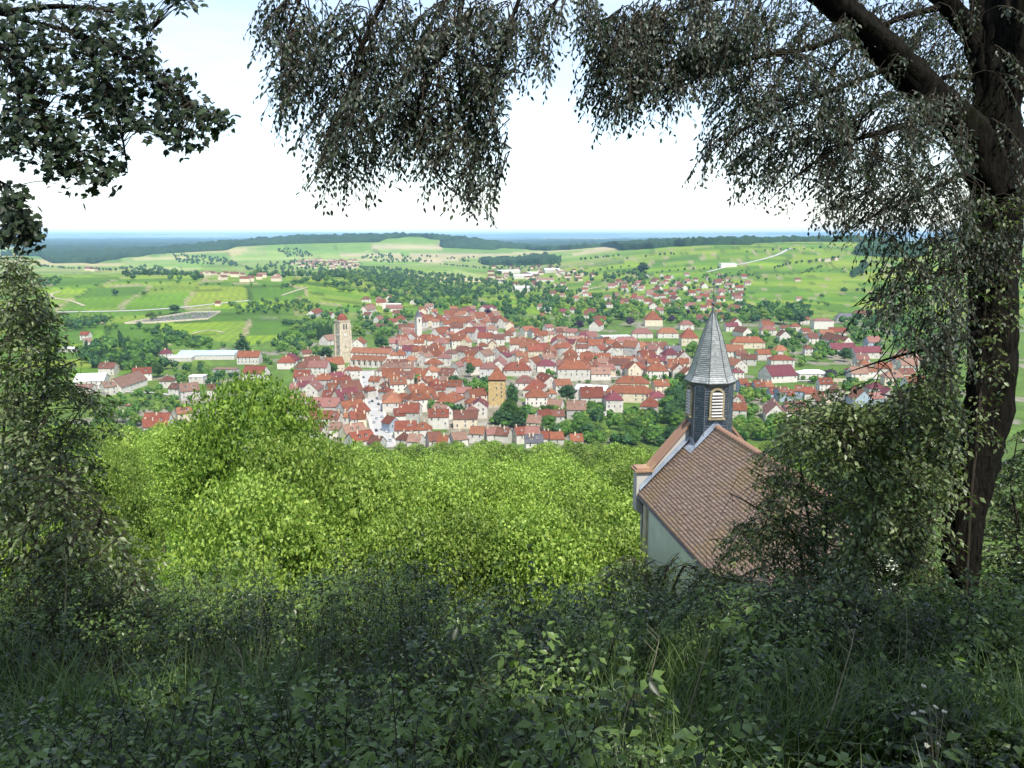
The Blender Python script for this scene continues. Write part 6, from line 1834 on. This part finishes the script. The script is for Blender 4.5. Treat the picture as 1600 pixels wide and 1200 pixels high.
# ---- thin leafy trees and shrubs at both sides
def thicket(name, label, cat, foot, stems, polys, leaf, tmpl, mat, singles, group=None, hang=.35, density=.8, nside=5, ln=(.3, .55), stem_w=3.6):
    """A shrub or young tree: stems from the foot, sprays spread through the outlined masses."""
    b0 = pt(*foot); x, y = b0[0], b0[1]
    t = empty(name, (x, y, float(hgt(x, y)) - .1))
    tag(t, label, cat, group)
    BR = []
    z0 = np.array([x, y, float(hgt(x, y)) - .1])
    for pts in stems:
        P = np.vstack([z0 + rng.normal(size=3) * np.array([.15, .15, 0]), np.array([pt(*p) for p in pts])])
        P = spline(P, 6)
        w0 = stem_w * foot[2] / FPX
        V, F = tube_np(P, np.linspace(w0, w0 * .2, len(P)), 6)
        link('stem', npmesh('stem', V - np.array(t.location)[None], F, M['twig'], smooth=True), t)
        BR.append(P)
    BRP = np.vstack([spline(b_, 2) for b_ in BR])
    L, Tw = Leaves(), Twigs()
    for poly, n, (d0, d1) in polys:
        for (px_, py_) in pick(poly, n):
            p = pt(px_, py_, rng.uniform(d0, d1)); b_ = BRP[np.argmin(((BRP - p) ** 2).sum(1))]
            d = p - b_; d = unit(d + rng.normal(size=3) * .5 * (np.linalg.norm(d) + .2)); d[2] = d[2] * .4 + .05; d = unit(d)
            l_ = rng.uniform(*ln); st = p - d * l_ * .5
            if np.linalg.norm(st - b_) < .75: Tw.add(np.array([b_, (b_ + st) / 2 + np.array([0, 0, .04]), st]), .003, .0015)
            spray(L, Tw, st, d, l_, leaf, nside=nside, droop=.35, hang=hang, density=density)
    plant_leaves(t, L, tmpl, M[mat], singles)
    Tw.put('twig', t, M['twig'])
    return t
thicket('young_tree', 'slender pale leaved tree along the left edge, lit from behind', 'tree', (20, 900, 8.5),
        [[(12, 820, 8.5), (5, 700, 8.6), (15, 560, 8.7), (25, 440, 8.6)], [(60, 800, 8.4), (90, 700, 8.2), (125, 640, 8.0)], [(40, 760, 8.4), (70, 600, 8.3), (80, 480, 8.3)]],
        [([(0, 395), (40, 400), (70, 470), (90, 540), (110, 600), (60, 640), (0, 640)], 78, (7.4, 9)),
         ([(0, 600), (120, 590), (175, 620), (165, 660), (140, 690), (160, 760), (100, 800), (0, 800)], 88, (7.2, 8.8)), ([(0, 380), (55, 400), (60, 560), (0, 600)], 30, (7.0, 8.2)), ([(0, 640), (60, 620), (120, 680), (60, 800), (0, 820)], 40, (7.2, 8.8))],
        .055, SIMPLE, 'leaf_thicket', 200)
thicket('young_tree', 'bushy dark green young tree at left above the undergrowth', 'tree', (120, 930, 6.8),
        [[(105, 860, 6.8), (100, 780, 6.9), (90, 700, 7)], [(130, 870, 6.8), (150, 830, 6.7), (160, 800, 6.6)], [(60, 860, 6.8), (30, 760, 6.8)]],
        [([(0, 720), (90, 700), (140, 720), (150, 790), (235, 850), (255, 960), (0, 980)], 160, (6, 7.8))], .055, SIMPLE, 'leaf_thicket', 150)
thicket('hazel_shrub', 'leafy upright shrub overlapping the chapel roof, pale green', 'shrub', (1280, 930, 9.5),
        [[(1270, 850, 9.5), (1255, 760, 9.5), (1245, 680, 9.4)], [(1290, 840, 9.5), (1300, 740, 9.5), (1310, 660, 9.4)], [(1250, 860, 9.5), (1190, 800, 9.3), (1140, 770, 9.2)]],
        [([(1195, 680), (1230, 645), (1290, 640), (1340, 650), (1350, 760), (1360, 940), (1100, 940), (1120, 870), (1150, 810), (1190, 800), (1195, 740)], 330, (8.6, 10.2)),
         ([(1230, 612), (1300, 600), (1340, 640), (1260, 650)], 16, (8.8, 9.6))],
        .055, SIMPLE, 'leaf_thicket', 150)
thicket('hornbeam_shrub', 'dense dark shrub growing against the trunk of the tall right tree', 'shrub', (1430, 930, 7.6),
        [[(1430, 840, 7.6), (1420, 720, 7.5), (1400, 620, 7.4)], [(1450, 820, 7.6), (1470, 680, 7.5), (1480, 570, 7.4)], [(1410, 850, 7.6), (1360, 760, 7.4), (1330, 700, 7.2)]],
        [([(1340, 640), (1400, 610), (1440, 580), (1490, 560), (1478, 900), (1470, 940), (1300, 940), (1330, 760)], 320, (6.9, 8.3)),
         ([(1240, 630), (1340, 615), (1400, 610), (1400, 700), (1330, 720), (1250, 690)], 55, (6.9, 7.6))],
        .058, SIMPLE, 'leaf_thicket', 150)
thicket('hazel_shrub', 'shrub right of the tall trunk at the picture\'s right edge', 'shrub', (1590, 940, 8.6),
        [[(1590, 850, 8.6), (1580, 760, 8.7), (1590, 680, 8.7)], [(1610, 860, 8.6), (1630, 740, 8.6)]],
        [([(1545, 760), (1570, 700), (1600, 660), (1640, 680), (1640, 960), (1520, 960), (1530, 850)], 170, (8.4, 9.8))], .055, SIMPLE, 'leaf_thicket', 120)
thicket('hazel_shrub', 'low leafy shrub before the pale chapel wall', 'shrub', (1040, 930, 8.6),
        [[(1040, 900, 8.6), (1030, 885, 8.6)], [(1060, 900, 8.6), (1085, 885, 8.5)], [(1010, 900, 8.6), (975, 875, 8.6)]],
        [([(940, 900), (975, 862), (1010, 882), (1050, 872), (1085, 880), (1130, 895), (1140, 960), (930, 960)], 80, (7.6, 9))], .055, SIMPLE, 'leaf_thicket', 60)
thicket('ivy', 'ivy and small leafy shoots clothing the trunk of the tall right tree', 'ivy', (1520, 900, 7.66),
        [[(1515, 800, 7.66), (1530, 650, 7.66), (1540, 450, 7.66), (1545, 320, 7.66)]],
        [([(1505, 300), (1595, 300), (1590, 420), (1560, 640), (1540, 700), (1508, 640)], 46, (7.45, 7.62))], .05, SIMPLE, 'leaf_thicket', 60, ln=(.15, .3), nside=3)
# ------------------------------------------------------------------ undergrowth on the bank
def frac(x, y, s, seed): return vnoise(np.array([x]), np.array([y]), s, seed)[0]
L, Tw = Leaves(), Twigs()
for k in range(5500):
    y = 1.75 + 6.2 * rng.random() ** .8; x = (rng.random() - .5) * 2 * (y * .72 + 1.2)
    if frac(x, y, .9, 71) < .25: continue
    z = float(hgt(x, y)); h = (.25 + .75 * frac(x, y, 1.3, 72)) * (.6 + .6 * rng.random()) + .14 * min(1, max(0, y - 4))
    if x > -.5 and y < 4.0 and rng.random() < .6 * (frac(x, y, .8, 79) > .35): continue
    if frac(x, y, .45, 80) < .22: continue
    lean = rng.normal(size=2) * .25
    t = np.linspace(0, 1, 5)
    st = np.stack([x + lean[0] * h * t ** 1.6, y + lean[1] * h * t ** 1.6 - .1 * t * t, z + h * t * (1 - .12 * t)], 1)
    Tw.add(st, .0035, .0015)
    n = int(8 + 14 * rng.random() * min(1, h))
    tt = .25 + .75 * rng.random(n) ** .7
    P = np.stack([np.interp(tt, t, st[:, i]) for i in range(3)], 1)
    a = rng.random(n) * 6.283; o_ = np.stack([np.cos(a), np.sin(a), rng.normal(size=n) * .25], 1)
    P = P + o_ * .05
    lf = (.026 + .038 * rng.random() ** 1.5) * (1.2 if x > 0 else .85)
    for j in (-1, 0, 1):      # three leaflets
        aa = a + j * .95
        A = np.stack([np.cos(aa), np.sin(aa), -.25 + .3 * rng.normal(size=n)], 1)
        N = np.stack([rng.normal(size=n) * .35, rng.normal(size=n) * .35 - .15, np.ones(n)], 1)
        L.add(P + A * .02, A, N, lf * (.75 + .4 * rng.random(n)) * (1.0 if j == 0 else .85))
L.done()
bank = float(hgt(0, 3))
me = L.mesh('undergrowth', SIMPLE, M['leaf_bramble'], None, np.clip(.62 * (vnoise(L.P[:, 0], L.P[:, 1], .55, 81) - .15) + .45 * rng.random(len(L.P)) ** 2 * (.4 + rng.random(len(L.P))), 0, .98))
tag(link('undergrowth', me), 'dark bramble and nettle undergrowth covering the shaded bank in front', 'undergrowth', kind='stuff')
V, F = Tw.arrays()
tag(link('undergrowth_stems', npmesh('undergrowth_stems', V, F, M['twig'])), 'thin stems of the undergrowth on the shaded bank', 'undergrowth', kind='stuff')

# tufts of arching grass
def blades(cx, cy, n, spread, lo, hi, wd):
    x = cx + rng.normal(size=n) * spread; y = cy + rng.normal(size=n) * spread
    z = hgt(x, y); l = rng.uniform(lo, hi, n); a = rng.random(n) * 6.283; bend = rng.uniform(.25, .9, n)
    d = np.stack([np.cos(a), np.sin(a)], 1); s_ = np.stack([-d[:, 1], d[:, 0]], 1)
    Vs = []
    for k, t in enumerate((0, .35, .7, 1)):
        c = np.stack([x + d[:, 0] * l * bend * t * t * .8, y + d[:, 1] * l * bend * t * t * .8, z + l * (t - .45 * bend * t * t)], 1)
        w = wd * (1 - t) ** .7 * .5 + .0004
        Vs += [c + np.c_[s_ * w, np.zeros(n)], c - np.c_[s_ * w, np.zeros(n)]]
    V = np.stack(Vs, 1).reshape(-1, 3)
    b_ = (np.arange(n) * 8)[:, None]
    F = np.concatenate([b_ + np.array([[2 * k, 2 * k + 1, 2 * k + 3, 2 * k + 2]]) for k in range(3)])
    return V, F, np.repeat(rng.random(n), 8)
Vs, Fs, Ts, b = [], [], [], 0
spots = []
for k in range(430):
    y = 1.8 + 4.6 * rng.random() ** 1.2; x = (rng.random() - .5) * 2 * (y * .66 + .4)
    g_ = frac(x, y, 1.1, 77) + (.28 if (x > -.7 and y < 4.0) else 0)
    if g_ > .5: spots.append((x, y))
for (x, y) in spots:
    v, f, t = blades(x, y, 46, .12, .25, .62, .006)
    Vs.append(v); Fs.append(f + b); Ts.append(t); b += len(v)
tag(link('grass', npmesh('grass', np.vstack(Vs), np.vstack(Fs), M['blade'], tint=np.concatenate(Ts))), 'tufts of long arching grass among the undergrowth', 'grass', kind='stuff')

# dry bent stalks that stand out against the dark bank
k = 0
for (px_, py_, d_, px2, py2) in [(1068, 1035, 3.6, 1115, 982), (1000, 1015, 3.6, 1030, 990), (950, 1100, 3.2, 985, 1075), (300, 960, 5, 310, 905), (395, 985, 4.6, 405, 930), (730, 1055, 3.4, 770, 1080), (1300, 1020, 3.6, 1335, 985), (360, 1050, 3.3, 372, 1010), (90, 925, 5.2, 100, 850), (1420, 985, 4.6, 1400, 915)]:
    a = pt(px_, py_, d_); c_ = pt(px2, py2, d_ + .15); a[2] -= .35
    o_ = empty('dry_stalk', a)
    mb = MB(); q = spline(np.array([a, (a + c_) / 2 + np.array([.03, 0, .12]), c_]) - a, 5)
    mb.tube(q, np.linspace(.0032, .0012, len(q)), 5); link('stem', mb.mesh('stem', M['dry_stalk']), o_)
    mb = MB()
    for j in (5, 7, 9): mb.tube([q[j], q[j] + np.array([.05 * (-1) ** j, .02, .05])], [.0018, .0008], 4)
    link('side_shoot', mb.mesh('side_shoot', M['dry_stalk']), o_)
    where = ['above the grass right of centre, the longest', 'left of the longest one', 'low in the grass at centre right', 'upright at the left under the sunlit meadow', 'upright below the big round tree', 'leaning right in the middle of the bank', 'left of the flowering weed, high on the bank', 'low at lower left', 'upright against the left shrubs', 'by the foot of the tall trunk'][k]
    tag(o_, f'pale dry stalk {where}', 'stalk', 'dry stalks in the undergrowth'); k += 1

# flowering weed at the lower right
a = pt(1462, 1215, 2.9); a[2] = float(hgt(a[0], a[1])) - .02
fw = empty('flowering_weed', a)
tag(fw, 'tall flowering weed with small cream flower heads at lower right', 'weed')
mb = MB()
heads = [(1443, 1072), (1462, 1105), (1441, 1112), (1428, 1115), (1448, 1165), (1466, 1163), (1475, 1112)]
fh = MB()
for j in range(9):
    an = j * 2.4; r = .008 * math.sqrt((j + .5) / 9)
    fh.ring([[(r * math.cos(an) + q * math.cos(R_(60 * i)), r * math.sin(an) + q * math.sin(R_(60 * i)), z) for i in range(6)] for q, z in ((.0014, -.003), (.0036, .0015), (.0014, .004))])
M['petal'] = matte('cream_petals', (0.55, 0.52, 0.40), (0.68, 0.65, 0.54), 40, 0.7, 0.1)
FH = fh.mesh('flower_head', M['petal'])
for j, (x, y) in enumerate(heads):
    t = pt(x, y, 2.9 + .05 * math.sin(j * 3))
    q = spline(np.array([a, a + np.array([0, 0, .30]), (a + np.array([0, 0, .45]) + t) / 2, t]) - a, 5)
    V, F = tube_np(q, np.linspace(.0024, .0010, len(q)), 5)
    link('stem', npmesh('stem', V, F, M['dry_stalk']), fw)
    link('flower_head', FH, fw, t - a, (0.5 * math.sin(j), .3, j))
L = Leaves()
n = 26; tt = rng.random(n) * .5; an = rng.random(n) * 6.28
L.add(a + np.stack([np.cos(an) * .03, np.sin(an) * .03, .08 + tt], 1), np.stack([np.cos(an), np.sin(an), .4 * np.ones(n)], 1), np.tile([0, 0, 1.0], (n, 1)) + rng.normal(size=(n, 3)) * .2, np.full(n, .07))
plant_leaves(fw, L, SIMPLE, M['leaf_bramble'], 12)

# ------------------------------------------------------------------ the wood around and behind the viewpoint, whose shade lies on the bank
M['leaf_wood'] = leafmat('beech_foliage', (0.03, 0.07, 0.015), (0.07, 0.13, 0.03), 0.3, 0.6, 0.3)
BEECH = [crown_mesh('crown', 'round', 2100, .055, M['leaf_wood'], .2, 14, 300 + k_) for k_ in range(2)]
BT = trunk_mesh(9, 7)
for j, (x, y, w, h, words) in enumerate([(5.0, -6.5, 12, 15, 'right behind the viewpoint'), (-2.5, -7.0, 11, 16, 'left behind the viewpoint'), (12.5, -1.5, 9, 15, 'just outside the frame on the right'),
                                        (13, -9, 13, 18, 'farther back on the right'), (3, -13, 14, 19, 'farthest back in the wood')]):
    t = empty('beech_tree', (x, y, float(hgt(x, y)) - .2), j * 1.3)
    link('crown', BEECH[j % 2], t, (0, 0, h * .22), None, (w, w, h * .8))
    link('trunk', BT, t, None, None, (h * .75, h * .75, h * .75))
    tag(t, f'tall shading beech standing {words}', 'tree', 'beeches of the wood at the viewpoint')
name_all()
# ------------------------------------------------------------------ the air
lo_, hi_, rad_ = float(GZ.min()) - 1.0, float(GZ.max()) + 4.0, float(RS[-1]) + 500
mb = MB(); mb.box((0, 0, (lo_ + hi_) / 2), (2 * rad_, 2 * rad_, hi_ - lo_))
m, nt, out = newmat('haze_air')
pv = nt.nodes.new('ShaderNodeVolumePrincipled')
pv.inputs['Color'].default_value = (0.42, 0.70, 1.0, 1)
pv.inputs['Density'].default_value = 4.2e-5
pv.inputs['Anisotropy'].default_value = -0.35
nt.links.new(pv.outputs[0], out.inputs['Volume'])
tag(link('haze', mb.mesh('haze', m)), 'pale blue air between the viewpoint and the far plain', 'haze', kind='stuff')
